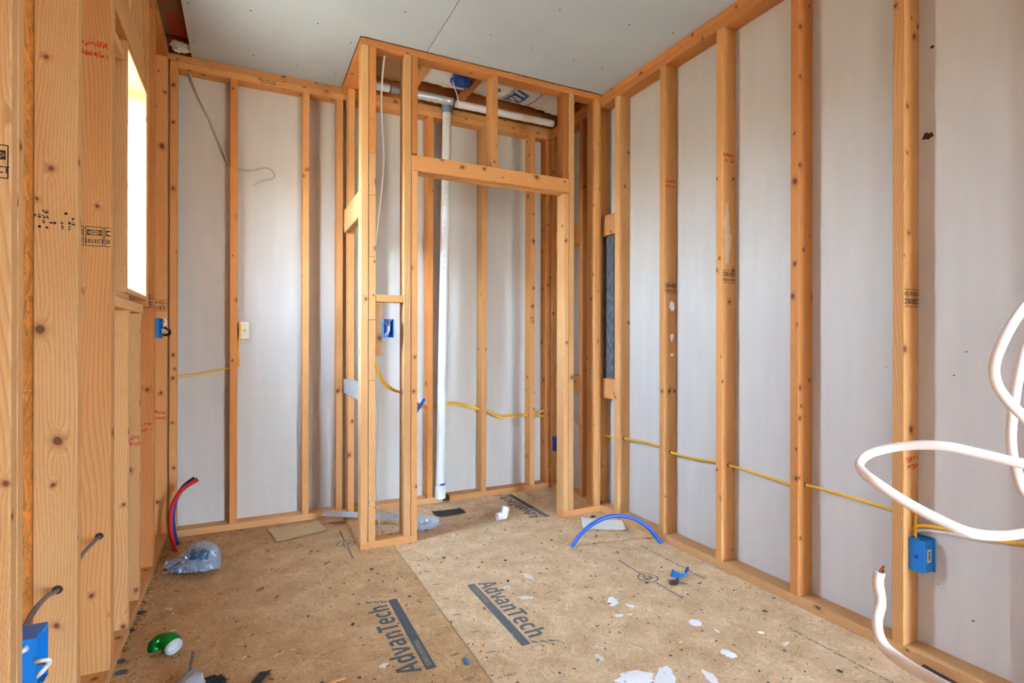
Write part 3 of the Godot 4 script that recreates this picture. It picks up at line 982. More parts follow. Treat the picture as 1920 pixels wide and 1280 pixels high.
# ================================================================ above the closet
func build_plenum() -> void:
	var s := setting("trim_1", Vector3(0.8, CEIL, BACK), "joists and floor deck above the open closet")
	board("rim_joist", s, Vector3(LEFT - DEEP, CEIL + 0.065, BACK - 0.07), Vector3(RIGHT + DEEP, 2.985, BACK - 0.032), 3)
	board("joist", s, Vector3(0.955, CEIL + 0.055, BACK - 0.03), Vector3(0.995, 2.985, CLOSET + 0.3), 1)
	board("joist", s, Vector3(-0.26, CEIL + 0.03, BACK - 0.03), Vector3(-0.22, 2.985, REAR), 3)
	board("joist", s, Vector3(1.80, CEIL + 0.06, CLOSET + 0.02), Vector3(1.84, 2.985, REAR), 3)
	board("joist", s, Vector3(1.38, CEIL + 0.06, CLOSET + 0.02), Vector3(1.42, 2.985, REAR), 3)
	board("joist", s, Vector3(0.20, CEIL + 0.06, BACK - 0.03), Vector3(0.24, 2.985, REAR), 3)
	board("box_brace", s, Vector3(1.275, CEIL + 0.028, BACK - 0.03), Vector3(1.318, CEIL + 0.066, CLOSET - 0.15), 3)
	block("deck_panel", s, Vector3(LEFT - DEEP - 0.03, 2.986, -3.66), Vector3(RIGHT + DEEP + 0.03, 3.01, REAR + 0.14), M.osb)
	block("closure_board", s, Vector3(LEFT - DEEP - 0.0135, 2.7185, -3.63), Vector3(LEFT - DEEP - 0.001, 2.985, REAR + 0.13), M.osb)
	block("closure_board", s, Vector3(RIGHT + DEEP + 0.001, CEIL, -3.63), Vector3(RIGHT + DEEP + 0.0135, 2.985, REAR + 0.13), M.osb)
	block("closure_board", s, Vector3(LEFT - DEEP, CEIL + 0.0305, BACK - DEEP - 0.0135), Vector3(RIGHT + DEEP, 2.985, BACK - DEEP - 0.001), M.osb)
	# a white bag of insulation with blue print, lying along the closet
	var n := noise(91, 1.0, 4)
	var roll := func(x: float, a: float, lift: float) -> Vector3:
		var crush := smoothstep(1.70, 2.02, x)
		var ry := 0.085 + 0.02 * crush
		var rz := 0.155 - 0.02 * crush
		var w := n.get_noise_3d(x * 3.0, cos(a) * 1.2, sin(a) * 1.2) * 0.010 + crush * 0.028 * n.get_noise_3d(x * 22.0, cos(a) * 2.0, sin(a) * 2.0 + x * 6.0) + 0.005 * n.get_noise_3d(x * 14.0, a * 2.5, 4.0)
		if x < 1.28:
			w += 0.022 * n.get_noise_3d(a * 9.0, x * 3.0, 1.0) * smoothstep(1.28, 1.05, x)
		return Vector3(x, 2.832 - 0.015 * smoothstep(1.3, 2.0, x) + cos(a) * (ry + w + lift), -3.30 + sin(a) * (rz + w + lift))
	var bag := thing("insulation_bag", "white plastic bag of insulation with blue lettering, lying above the closet", "insulation", Vector3(1.5, 2.75, -3.30))
	put("wrapper", surface(150, 40, func(u: float, v: float) -> Vector3: return roll.call(0.998 + u * 1.05, v * TAU, 0.0)), M.poly, bag)
	# print bent onto the underside of the bag
	var onto := func(st: SurfaceTool, cx: float, ca: float, right: Vector2, up: Vector2) -> ArrayMesh:
		var src := st.commit()
		var arr := src.surface_get_arrays(0)
		var vs: PackedVector3Array = arr[Mesh.ARRAY_VERTEX]
		for i in vs.size():
			var p := vs[i]
			var along := cx + p.x * right.x + p.y * up.x
			var round_ := ca + (p.x * right.y + p.y * up.y) / 0.12
			vs[i] = roll.call(along, round_, 0.0018 + p.z)
		arr[Mesh.ARRAY_VERTEX] = vs
		arr[Mesh.ARRAY_NORMAL] = null
		arr[Mesh.ARRAY_TANGENT] = null
		var made := ArrayMesh.new()
		made.add_surface_from_arrays(Mesh.PRIMITIVE_TRIANGLES, arr)
		var redo := SurfaceTool.new()
		redo.create_from(made, 0)
		redo.generate_normals()
		return redo.commit()
	var right := Vector2(-0.25, 0.97).normalized()
	var up := Vector2(0.97, 0.25).normalized()
	var patch := start()
	for i in 12:
		for j in 10:
			box_into(patch, Vector3(0.0112, 0.0112, 0.0004), 0.00005, Vector3((i - 5.5) * 0.011, (j - 4.5) * 0.011, 0.0))
	put("printed_patch", onto.call(patch, 1.640, LOGO_ROUND, right, up), M.print_blue, bag)
	var jm := start()
	letters(jm, "JM", 0.076, Transform3D(Basis(), Vector3(0, -0.003, 0.0018)), 0.0004, 0.95)
	put("printed_letters", onto.call(jm, 1.640, LOGO_ROUND, right, up), M.poly, bag)
	var fine := start()
	letters(fine, "Johns Manville", 0.013, Transform3D(Basis(), Vector3(0, -0.068, 0.0)), 0.0004, 1.1)
	put("printed_letters", onto.call(fine, 1.640, LOGO_ROUND, right, up), M.print_blue, bag)
	var band := start()
	for i in 30:
		box_into(band, Vector3(0.009, 0.006, 0.0004), 0.00005, Vector3((i - 15) * 0.0088, 0.0, 0.0))
	put("printed_band", onto.call(band, 1.765, LOGO_ROUND, right, up), M.print_blue, bag)
	var dot := start()
	for i in 6:
		box_into(dot, Vector3(0.030 * sqrt(1.0 - pow((i - 2.5) / 3.2, 2.0)), 0.006, 0.0004), 0.00005, Vector3(0, (i - 2.5) * 0.0055, 0))
	put("printed_dot", onto.call(dot, 1.49, LOGO_ROUND - 0.25, right, up), paint(Color(0.10, 0.42, 0.55), 0.5), bag)
	var info := start()
	letters(info, "Info", 0.030, Transform3D(Basis(), Vector3.ZERO), 0.0004)
	put("printed_letters", onto.call(info, 1.475, LOGO_ROUND + 0.35, right, up), M.print_blue, bag)
	# brown paper-faced batts
	var batt := func(lo: Vector3, hi: Vector3, seed_at: float, sag: float) -> ArrayMesh:
		return surface(44, 30, func(u: float, v: float) -> Vector3:
			var a := v * TAU
			var ca := cos(a)
			var sa := sin(a)
			var sx := signf(ca) * pow(absf(ca), 0.45)
			var sy := signf(sa) * pow(absf(sa), 0.45)
			var end := sqrt(maxf(0.0, 1.0 - pow(absf(2.0 * u - 1.0), 12.0)))
			var m := (lo + hi) * 0.5
			var h := (hi - lo) * 0.5
			var w := 1.0 + 0.10 * n.get_noise_3d(u * 5.0 + seed_at, sx * 1.5, sy * 1.5) + 0.05 * n.get_noise_3d(u * 16.0, sx * 3.0 + seed_at, sy * 3.0)
			return Vector3(m.x + h.x * sx * w * end, m.y + h.y * sy * w * end - sag * sin(u * PI), lerpf(lo.z, hi.z, u)))
	var k1 := thing("kraft_batt", "brown paper-faced insulation batt with black print, above the closet's left end", "insulation", Vector3(0.77, 2.76, -3.2), "paper-faced batts")
	put("batt", batt.call(Vector3(0.63, 2.765, -3.53), Vector3(0.950, 2.96, -2.80), 3.0, 0.02), M.kraft, k1)
	put("printed_text", worn_stamp(0.13, 0.03, 1, 1.0, 61), M.ink, k1, Vector3(0.83, 2.734, -3.17), turned(Vector3(0.25, 0, -1), Vector3(-1, 0, -0.25)) * Basis(Vector3.RIGHT, 0.0))
	var k2 := thing("kraft_batt", "brown paper-faced insulation batt with red print, between ceiling and window wall", "insulation", Vector3(-0.34, 2.76, -3.0), "paper-faced batts")
	put("batt", batt.call(Vector3(-0.47, 2.725, -3.50), Vector3(-0.262, 2.90, -1.6), 8.0, 0.0), M.kraft_dark, k2)
	for k in 7:
		put("printed_text", worn_stamp(0.24, 0.012, 1, 1.0, 70 + k), M.red_ink, k2, Vector3(-0.285 - 0.012 * k, 2.7195, -3.28), turned(Vector3(0, 0, -1), Vector3(1, 0, 0)))
	var scrap := thing("plastic_scrap", "crumpled white plastic tucked into the ceiling corner above the back wall's end stud", "plastic", Vector3(-0.33, 2.70, -3.47))
	put("sheet", surface(26, 26, func(u: float, v: float) -> Vector3:
		var a := u * TAU
		var b := (v - 0.5) * PI
		var w := 1.0 + 0.7 * n.get_noise_3d(cos(a) * cos(b) * 3.0 + 7.0, sin(b) * 3.0, sin(a) * cos(b) * 3.0)
		return Vector3(-0.325 + 0.045 * cos(a) * cos(b) * w, 2.703 + 0.022 * sin(b) * w, -3.475 + 0.042 * sin(a) * cos(b) * w), false), M.poly, scrap)


const LOGO_ROUND := 3.10


# ================================================================ plumbing
func build_pipes() -> void:
	var top := Vector3(1.217, 2.66, -3.488)
	var foot := Vector3(1.174, 0.040, -3.488)
	var t := thing("vent_pipe", "tall white plastic pipe standing in the closet, its branch above wrapped in foil", "pipe", foot)
	put("riser", sweep([foot + Vector3(0, 0.09, 0), top], 0.0305, 0.0305, Vector3.BACK, 28, 1, false), M.pvc, t)
	var dir := (top - foot).normalized()
	var lean := turned(dir.cross(Vector3.BACK), dir)
	put("coupling", lathe([Vector2(0.029, 0.0), Vector2(0.0355, 0.0), Vector2(0.0365, 0.004), Vector2(0.0365, 0.084), Vector2(0.035, 0.088), Vector2(0.031, 0.088)], 28), M.pvc, t, foot, lean)
	put("primer_stain", lathe([Vector2(0.0312, 0.086), Vector2(0.0312, 0.100), Vector2(0.0307, 0.103)], 28), M.purple, t, foot, lean)
	# dashes of small print along the riser
	var ink := start()
	for k in 60:
		var y := 0.30 + k * 0.0385
		if k % 13 > 8:
			continue
		var a := 2.35
		for m in 3:
			strip(ink, -0.0022, y + m * 0.009, 0.0005 + 0.002 * r_hash(k + m), y + m * 0.009 + 0.005, 0.0)
	var out := Vector3(-0.45, 0, 0.893).normalized()
	put("printed_text", ink.commit(), paint(Color(0.45, 0.48, 0.54), 0.6), t, foot + out * 0.0306, turned(dir.cross(out), dir))
	var n := noise(5, 1.0, 3)
	var wrap := func(x0: float, x1: float, r: float, rough: float, y: float) -> ArrayMesh:
		return surface(int((x1 - x0) * 90) + 8, 22, func(u: float, v: float) -> Vector3:
			var a := v * TAU
			var x := lerpf(x0, x1, u)
			var end := 1.0 if u > 0.0 and u < 1.0 else 0.0
			var w := (r + rough * n.get_noise_3d(x * 26.0, cos(a) * 1.7, sin(a) * 1.7)) * end
			return Vector3(x, y + cos(a) * w, -3.455 + sin(a) * w))
	var y := 2.703
	put("branch_wrap", wrap.call(0.565, 0.825, 0.024, 0.002, y), paint(Color(0.80, 0.84, 0.88), 0.5), t)
	put("branch_coupling", wrap.call(0.8255, 0.885, 0.025, 0.0, y - 0.002), paint(Color(0.50, 0.50, 0.51), 0.5), t)
	put("branch_tape", wrap.call(0.975, 1.255, 0.026, 0.006, y - 0.002), M.foil, t)
	put("tee_wrap", lathe([Vector2(0.031, 0.0), Vector2(0.036, 0.003), Vector2(0.035, 0.03), Vector2(0.038, 0.055), Vector2(0.03, 0.06)], 20), paint(Color(0.55, 0.62, 0.72), 0.4, 0.4), t, top - dir * 0.03, lean)
	put("branch_wrap", wrap.call(1.2555, 2.035, 0.0245, 0.003, y - 0.008), M.white, t)
	# pipes of flexible tubing
	var r := thing("red_pipe", "curved red water pipe rising from the floor in the far left corner", "pipe", Vector3(-0.318, 0.000, -3.253), "")
	put("tube", sweep([Vector3(-0.322, -0.012, -3.290), Vector3(-0.337, 0.042, -3.300), Vector3(-0.352, 0.133, -3.310), Vector3(-0.344, 0.231, -3.320), Vector3(-0.302, 0.307, -3.330), Vector3(-0.230, 0.353, -3.340)], 0.0105, 0.0105, Vector3.BACK, 14), M.pex_red, r)
	var b := thing("blue_pipe", "curved blue water pipe rising beside the red one in the far left corner", "pipe", Vector3(-0.324, 0.000, -3.386), "")
	put("tube", sweep([Vector3(-0.325, -0.007, -3.400), Vector3(-0.340, 0.049, -3.400), Vector3(-0.350, 0.142, -3.400), Vector3(-0.338, 0.237, -3.400), Vector3(-0.301, 0.307, -3.400), Vector3(-0.249, 0.347, -3.400)], 0.0105, 0.0105, Vector3.BACK, 14), M.pex_blue, b)
	b.get_child(0).material_override = M.deep_blue
	var arch := thing("blue_pipe", "blue water pipe arched over the bright floor beside the right-hand wall's plate", "pipe", Vector3(1.771, 0.000, -2.374))
	put("tube", sweep([Vector3(1.555, 0.000, -2.453), Vector3(1.613, 0.064, -2.445), Vector3(1.689, 0.120, -2.425), Vector3(1.790, 0.147, -2.400), Vector3(1.888, 0.133, -2.360), Vector3(1.961, 0.086, -2.320), Vector3(2.023, 0.000, -2.285)], 0.0110, 0.0110, Vector3.BACK, 16), M.pex_blue, arch)
	var stub := thing("blue_pipe", "short slanted stub of blue pipe behind the closet's left post", "pipe", Vector3(1.001, 0.661, -3.400))
	put("tube", sweep([Vector3(0.979, 0.626, -3.420), Vector3(1.017, 0.667, -3.440), Vector3(1.055, 0.712, -3.460)], 0.0105, 0.0105, Vector3.BACK, 14), M.pex_blue, stub)
	put("pipe_end", sweep([Vector3(0.945, 0.600, -3.400), Vector3(0.979, 0.626, -3.420)], 0.0106, 0.0106, Vector3.BACK, 14, 1, false), M.pex_blue, stub)


# ================================================================ boxes and cables
# an open box; its mouth looks along +z, its back lies at z = 0
func shell(st: SurfaceTool, w: float, h: float, d: float, wall := 0.003) -> void:
	box_into(st, Vector3(w, h, wall), 0.0006, Vector3(0, 0, wall / 2))
	for s in [-1.0, 1.0]:
		box_into(st, Vector3(wall, h, d), 0.0006, Vector3(s * (w - wall) / 2, 0, d / 2))
		box_into(st, Vector3(w - 2 * wall, wall, d), 0.0006, Vector3(0, s * (h - wall) / 2, d / 2))
	for s in [-1.0, 1.0]:   # screw ears
		box_into(st, Vector3(0.012, 0.010, 0.010), 0.0008, Vector3(s * w * 0.18, s * (h / 2 - 0.006), d - 0.005))


func build_boxes() -> void:
	# the box on the nearest stud of the right-hand wall opens into the next room: its back shows here
	var z0 := -1.0905
	var o := thing("outlet_box", "bright blue plastic box with a barcode sticker, on the nearest stud of the right-hand wall", "outlet box", Vector3(2.107, 0.357, z0 + 0.024), "blue outlet boxes")
	var st := start()
	var size := Vector3(0.062, 0.110, 0.048)
	box_into(st, Vector3(0.003, size.y, size.z), 0.001, Vector3(-size.x / 2 + 0.0015, 0, 0))
	for s in [-1.0, 1.0]:
		box_into(st, Vector3(size.x - 0.003, size.y, 0.003), 0.001, Vector3(0.0015, 0, s * (size.z / 2 - 0.0015)))
		box_into(st, Vector3(size.x - 0.003, 0.003, size.z * 0.96), 0.0008, Vector3(0.0015, s * (size.y / 2 - 0.004), 0))
		for k in [-1.0, 0.15]:
			box_into(st, Vector3(0.014, 0.006, 0.008), 0.001, Vector3(-0.018, s * (size.y / 2 + 0.001), k * 0.016))
	box_into(st, Vector3(0.006, size.y + 0.008, size.z + 0.006), 0.001, Vector3(size.x / 2 - 0.004, 0, 0.002))
	put("box_shell", st.commit(), M.blue_box, o, o.position)
	put("knockout", lathe([Vector2(0.005, 0.0), Vector2(0.0065, 0.0005), Vector2(0.0068, 0.0015), Vector2(0.005, 0.0012), Vector2(0.0, 0.001)], 20), M.deep_blue, o, o.position + Vector3(-size.x / 2 + 0.0002, -0.004, 0), turned(Vector3.DOWN, Vector3.LEFT))
	block("barcode_sticker", o, o.position + Vector3(-0.012, -0.022, size.z / 2), o.position + Vector3(0.012, 0.022, size.z / 2 + 0.0005), M.paper_white, 0.0001)
	st = start()
	for k in 9:
		strip(st, -0.006, -0.014 + k * 0.0034, 0.006, -0.0128 + k * 0.0034 + 0.0012 * r_hash(k))
	put("barcode", st.commit(), M.ink, o, o.position + Vector3(0, 0, size.z / 2 + 0.0006))

	# pale box on the far wall, opening into the next room as well
	o = thing("outlet_box", "pale cream box on the far wall's first stud, fed by a yellow cable", "outlet box", Vector3(-0.012, 1.153, -3.58))
	st = start()
	box_into(st, Vector3(0.056, 0.100, 0.040), 0.002)
	for k in [-0.012, 0.014]:
		box_into(st, Vector3(0.008, 0.104, 0.016), 0.001, Vector3(k, 0, 0.006))
	put("box_shell", st.commit(), M.cream, o, o.position)
	put("knockout", lathe([Vector2(0.0, 0.001), Vector2(0.006, 0.001), Vector2(0.007, 0.0)], 16), M.dull_cable, o, o.position + Vector3(0.004, 0.0, 0.020), turned(Vector3.RIGHT, Vector3.BACK))

	# closet switch box, mouth towards the viewer
	o = thing("outlet_box", "small open blue box holding white wires, inside the closet frame", "outlet box", Vector3(0.680, 1.160, CLOSET - 0.055), "blue outlet boxes")
	st = start()
	shell(st, 0.059, 0.100, 0.060)
	put("box_shell", st.commit(), M.blue_box, o, o.position)
	put("wire", sweep([o.position + Vector3(-0.012, 0.034, 0.012), o.position + Vector3(0.002, 0.012, 0.045), o.position + Vector3(0.004, -0.012, 0.05), o.position + Vector3(-0.012, -0.036, 0.03)], 0.006, 0.003, Vector3.BACK), M.white, o)
	put("wire", sweep([o.position + Vector3(0.014, 0.036, 0.012), o.position + Vector3(0.010, 0.012, 0.042), o.position + Vector3(0.004, -0.008, 0.045), o.position + Vector3(-0.004, -0.03, 0.02)], 0.004, 0.003, Vector3.BACK), M.white, o)

	# window-wall boxes, mouths towards the room (+x)
	var room := Basis(Vector3(0, 0, -1), Vector3.UP, Vector3.RIGHT)
	o = thing("outlet_box", "blue box with looped black and white wires at the window wall's far end", "outlet box", Vector3(LEFT - 0.055, 1.152, -3.128), "blue outlet boxes")
	st = start()
	shell(st, 0.125, 0.096, 0.070)
	put("box_shell", st.commit(), M.blue_box, o, o.position, room)
	put("wire", sweep([Vector3(-0.400, 1.191, -3.358), Vector3(-0.360, 1.196, -3.095), Vector3(-0.355, 1.187, -3.128), Vector3(-0.360, 1.163, -3.114), Vector3(-0.400, 1.166, -3.378)], 0.005, 0.004, Vector3.BACK), M.white, o)
	put("wire", sweep([Vector3(-0.400, 1.168, -3.338), Vector3(-0.360, 1.156, -3.153), Vector3(-0.340, 1.143, -3.134), Vector3(-0.340, 1.127, -3.155), Vector3(-0.355, 1.120, -3.169), Vector3(-0.400, 1.124, -3.359)], 0.006, 0.005, Vector3.BACK), M.black, o)
	put("wire", sweep([Vector3(-0.400, 1.160, -3.339), Vector3(-0.370, 1.145, -3.144), Vector3(-0.370, 1.132, -3.144), Vector3(-0.400, 1.129, -3.339)], 0.004, 0.003, Vector3.BACK), M.white, o)
	o = thing("outlet_box", "blue box with a white wire loop, low between the window wall's nearest studs", "outlet box", Vector3(LEFT - 0.060, 0.452, -1.402), "blue outlet boxes")
	st = start()
	shell(st, 0.070, 0.110, 0.080)
	put("box_shell", st.commit(), M.blue_box, o, o.position, room)
	put("clamp_screw", lathe([Vector2(0.0, 0.006), Vector2(0.005, 0.005), Vector2(0.006, 0.0), Vector2(0.003, -0.02), Vector2(0, -0.02)], 14), M.steel, o, Vector3(-0.385, 0.491, -1.362), turned(Vector3.FORWARD, Vector3(0.8, 0.5, 0)))
	put("wire", sweep([Vector3(-0.400, 0.421, -1.445), Vector3(-0.365, 0.464, -1.360), Vector3(-0.345, 0.473, -1.339), Vector3(-0.345, 0.460, -1.355), Vector3(-0.350, 0.451, -1.359), Vector3(-0.365, 0.433, -1.366), Vector3(-0.400, 0.383, -1.449)], 0.0042, 0.0036, Vector3.BACK), M.white, o)
	put("wire", sweep([Vector3(-0.400, 0.413, -1.451), Vector3(-0.370, 0.449, -1.378), Vector3(-0.350, 0.455, -1.359)], 0.0012, 0.0012, Vector3.BACK, 6), M.copper, o)
	# a box half hidden at the foot of the closet's far right corner
	o = thing("outlet_box", "dark blue box half hidden in the closet's far right corner", "outlet box", Vector3(2.075, 0.335, -3.475), "blue outlet boxes")
	st = start()
	box_into(st, Vector3(0.05, 0.105, 0.045), 0.002)
	for k in 2:
		box_into(st, Vector3(0.054, 0.006, 0.049), 0.001, Vector3(0, 0.04 - k * 0.08, 0))
	put("box_shell", st.commit(), M.deep_blue, o, o.position)
	# round ceiling box above the closet
	o = thing("ceiling_box", "round bright blue ceiling box with a dangling white wire, above the closet door", "ceiling box", Vector3(1.205, 2.735, -3.20))
	put("box_shell", lathe([Vector2(0.0, 0.045), Vector2(0.048, 0.045), Vector2(0.052, 0.04), Vector2(0.053, -0.04), Vector2(0.049, -0.042), Vector2(0.048, 0.036), Vector2(0.0, 0.038)], 28), M.pex_blue, o, o.position, Basis(Vector3.RIGHT, 0.35))
	for k in 4:
		var a := TAU * k / 4 + 0.5
		put("mounting_lug", box_mesh(Vector3(0.022, 0.03, 0.012), 0.002), M.pex_blue, o, o.position + Basis(Vector3.RIGHT, 0.35) * Vector3(cos(a) * 0.053, -0.015, sin(a) * 0.053), Basis(Vector3.RIGHT, 0.35))
	put("wire", sweep([Vector3(1.146, 2.703, -3.180), Vector3(1.153, 2.664, -3.170), Vector3(1.170, 2.618, -3.170), Vector3(1.177, 2.580, -3.170), Vector3(1.174, 2.549, -3.170)], 0.0042, 0.003, Vector3.BACK), M.white, o)


func cable(called: String, label: String, mat: Material, pts: Array, wide: float, thick: float, hint: Vector3, group := "") -> MeshInstance3D:
	var o := put(called, sweep(pts, wide, thick, hint, 12, 8), mat, self)
	tag(o, label, "cable", group)
	return o


func build_cables() -> void:
	cable("yellow_cable", "yellow cable crossing the far wall's left bays and turning up into the cream box", M.yellow, [Vector3(-0.373, 0.891, -3.560), Vector3(-0.302, 0.894, -3.570), Vector3(-0.224, 0.904, -3.575), Vector3(-0.093, 0.933, -3.565), Vector3(-0.046, 0.938, -3.565), Vector3(-0.041, 0.988, -3.560), Vector3(-0.043, 1.042, -3.555), Vector3(-0.035, 1.101, -3.553), Vector3(-0.033, 1.176, -3.552), Vector3(-0.035, 1.201, -3.560)], 0.0055, 0.0028, Vector3.BACK)
	cable("yellow_cable", "upper of two yellow cables strung through the closet's back studs", M.yellow, [Vector3(0.630, 1.003, -2.980), Vector3(0.641, 0.950, -2.980), Vector3(0.682, 0.877, -3.020), Vector3(0.743, 0.824, -3.060), Vector3(0.810, 0.792, -3.120), Vector3(0.966, 0.708, -3.400), Vector3(1.101, 0.646, -3.560), Vector3(1.172, 0.648, -3.570), Vector3(1.239, 0.663, -3.575), Vector3(1.297, 0.668, -3.575), Vector3(1.383, 0.649, -3.570), Vector3(1.490, 0.614, -3.565), Vector3(1.548, 0.599, -3.565), Vector3(1.653, 0.555, -3.565), Vector3(1.772, 0.563, -3.570), Vector3(1.880, 0.550, -3.565), Vector3(1.948, 0.550, -3.565), Vector3(1.995, 0.572, -3.560), Vector3(2.054, 0.582, -3.550)], 0.0058, 0.003, Vector3.BACK, "yellow closet cables")
	cable("yellow_cable", "lower of two yellow cables strung through the closet's back studs", M.yellow, [Vector3(0.632, 0.962, -2.990), Vector3(0.660, 0.891, -3.000), Vector3(0.702, 0.840, -3.030), Vector3(0.757, 0.810, -3.080), Vector3(0.819, 0.784, -3.140), Vector3(0.979, 0.688, -3.420), Vector3(1.099, 0.636, -3.555), Vector3(1.168, 0.642, -3.560), Vector3(1.239, 0.657, -3.565), Vector3(1.301, 0.657, -3.565), Vector3(1.391, 0.635, -3.560), Vector3(1.488, 0.607, -3.560), Vector3(1.546, 0.593, -3.560), Vector3(1.649, 0.541, -3.555), Vector3(1.767, 0.545, -3.560), Vector3(1.877, 0.543, -3.560), Vector3(1.959, 0.538, -3.560), Vector3(2.054, 0.526, -3.550)], 0.0058, 0.003, Vector3.BACK, "yellow closet cables")
	cable("yellow_cable", "long yellow cable running through every stud of the right-hand wall to the box", M.yellow, [Vector3(2.095, 0.531, -3.301), Vector3(2.100, 0.504, -3.226), Vector3(2.095, 0.493, -3.067), Vector3(2.100, 0.480, -2.898), Vector3(2.100, 0.490, -2.790), Vector3(2.095, 0.496, -2.692), Vector3(2.100, 0.502, -2.533), Vector3(2.100, 0.500, -2.400), Vector3(2.095, 0.486, -2.299), Vector3(2.105, 0.481, -2.150), Vector3(2.100, 0.494, -1.993), Vector3(2.095, 0.497, -1.888), Vector3(2.105, 0.488, -1.738), Vector3(2.100, 0.480, -1.566), Vector3(2.095, 0.497, -1.496), Vector3(2.110, 0.490, -1.324), Vector3(2.100, 0.486, -1.159), Vector3(2.098, 0.487, -1.109), Vector3(2.100, 0.50, -1.083), Vector3(2.096, 0.46, -1.080), Vector3(2.094, 0.415, -1.078), Vector3(2.094, 0.37, -1.076)], 0.0058, 0.003, Vector3(1, 0, 0.15))
	cable("yellow_cable", "yellow cable leaving the barcode box and running off past the picture's right edge", M.yellow, [Vector3(2.09, 0.38, -1.070), Vector3(2.100, 0.399, -1.101), Vector3(2.100, 0.429, -1.099), Vector3(2.100, 0.449, -1.082), Vector3(2.115, 0.457, -1.050), Vector3(2.120, 0.464, -0.989), Vector3(2.120, 0.463, -0.915), Vector3(2.120, 0.472, -0.846), Vector3(2.120, 0.484, -0.782), Vector3(2.100, 0.508, -0.649)], 0.0062, 0.003, Vector3(1, 0, 0.2))
	cable("white_cable", "thin white cable bending out of the barcode box beneath the yellow one", M.white, [Vector3(2.095, 0.395, -1.058), Vector3(2.100, 0.390, -1.082), Vector3(2.100, 0.409, -1.091), Vector3(2.110, 0.428, -1.087), Vector3(2.125, 0.437, -1.063), Vector3(2.127, 0.448, -0.992), Vector3(2.127, 0.460, -0.890), Vector3(2.125, 0.485, -0.784), Vector3(2.110, 0.511, -0.652)], 0.005, 0.0028, Vector3(1, 0, 0.2))
	cable("grey_cable", "thin grey cable slung from the far wall's top plate, ending in a hook", M.dull_cable, [Vector3(-0.307, 2.647, -3.560), Vector3(-0.290, 2.601, -3.570), Vector3(-0.249, 2.490, -3.590), Vector3(-0.196, 2.379, -3.595), Vector3(-0.152, 2.263, -3.595), Vector3(-0.113, 2.171, -3.580), Vector3(-0.085, 2.115, -3.565), Vector3(-0.046, 2.105, -3.565), Vector3(0.022, 2.107, -3.585), Vector3(0.103, 2.133, -3.580), Vector3(0.144, 2.112, -3.575), Vector3(0.150, 2.081, -3.575), Vector3(0.120, 2.061, -3.575), Vector3(0.074, 2.049, -3.580), Vector3(0.039, 2.016, -3.580)], 0.005, 0.0035, Vector3.BACK)
	cable("white_cable", "white cable hanging down inside the closet frame's left bay", M.white, [Vector3(0.665, 2.665, -2.945), Vector3(0.683, 2.679, -2.950), Vector3(0.669, 2.620, -2.955), Vector3(0.659, 2.481, -2.960), Vector3(0.657, 2.336, -2.960), Vector3(0.666, 2.187, -2.960), Vector3(0.669, 2.077, -2.960), Vector3(0.661, 1.945, -2.960), Vector3(0.644, 1.784, -2.960), Vector3(0.631, 1.654, -2.965), Vector3(0.626, 1.553, -2.970), Vector3(0.628, 1.364, -2.965), Vector3(0.636, 1.347, -2.960)], 0.0055, 0.0048, Vector3.BACK)
	cable("thin_wire", "thin pale wire dangling to the floor inside the closet frame's left bay", M.dull_cable, [Vector3(0.623, 0.836, -2.960), Vector3(0.633, 0.773, -2.955), Vector3(0.642, 0.686, -2.955), Vector3(0.636, 0.543, -2.950), Vector3(0.630, 0.400, -2.950), Vector3(0.633, 0.256, -2.950), Vector3(0.647, 0.155, -2.945), Vector3(0.643, 0.099, -2.940), Vector3(0.648, 0.051, -2.935)], 0.0025, 0.002, Vector3.BACK)
	cable("thin_wire", "pale wire lying over the metal channel inside the closet", M.dull_cable, [Vector3(0.698, 0.090, -3.279), Vector3(0.736, 0.085, -3.221), Vector3(0.787, 0.080, -3.148), Vector3(0.876, 0.050, -3.144)], 0.003, 0.0025, Vector3.UP)
	cable("grey_cable", "dark grey cable threaded through the two studs before the window", M.grey_cable, [Vector3(-0.42, 0.475, -2.30), Vector3(-0.419, 0.469, -2.121), Vector3(-0.428, 0.466, -2.0), Vector3(-0.430, 0.458, -1.85), Vector3(-0.428, 0.460, -1.737), Vector3(-0.428, 0.477, -1.660), Vector3(-0.419, 0.495, -1.540), Vector3(-0.407, 0.504, -1.450), Vector3(-0.415, 0.495, -1.41)], 0.0058, 0.0052, Vector3.UP)
	# heavy white cable in loops, close to the viewer on the right
	var away := Vector3(0.44, 0.0, -0.9)
	cable("white_cable", "thick flat white cable making one wide loop in front of the nearest right-hand stud", M.white, [Vector3(0.87, 2.69, -0.02), Vector3(0.86, 2.10, -0.01), Vector3(0.84, 1.55, -0.02), Vector3(1.074, 0.996, -0.253), Vector3(0.847, 0.921, -0.253), Vector3(0.741, 0.900, -0.261), Vector3(0.721, 0.894, -0.270), Vector3(0.697, 0.891, -0.282), Vector3(0.669, 0.895, -0.296), Vector3(0.649, 0.907, -0.317), Vector3(0.629, 0.923, -0.338), Vector3(0.614, 0.939, -0.356), Vector3(0.613, 0.947, -0.368), Vector3(0.620, 0.954, -0.376), Vector3(0.639, 0.962, -0.378), Vector3(0.659, 0.969, -0.368), Vector3(0.678, 0.975, -0.347), Vector3(0.698, 0.975, -0.326), Vector3(0.723, 0.968, -0.303), Vector3(0.747, 0.961, -0.280), Vector3(0.783, 0.957, -0.262), Vector3(0.886, 0.964, -0.256), Vector3(1.062, 1.051, -0.259), Vector3(0.87, 1.55, -0.02), Vector3(0.89, 2.10, -0.01), Vector3(0.90, 2.69, -0.02)], 0.0054, 0.0030, away, "heavy white cables")
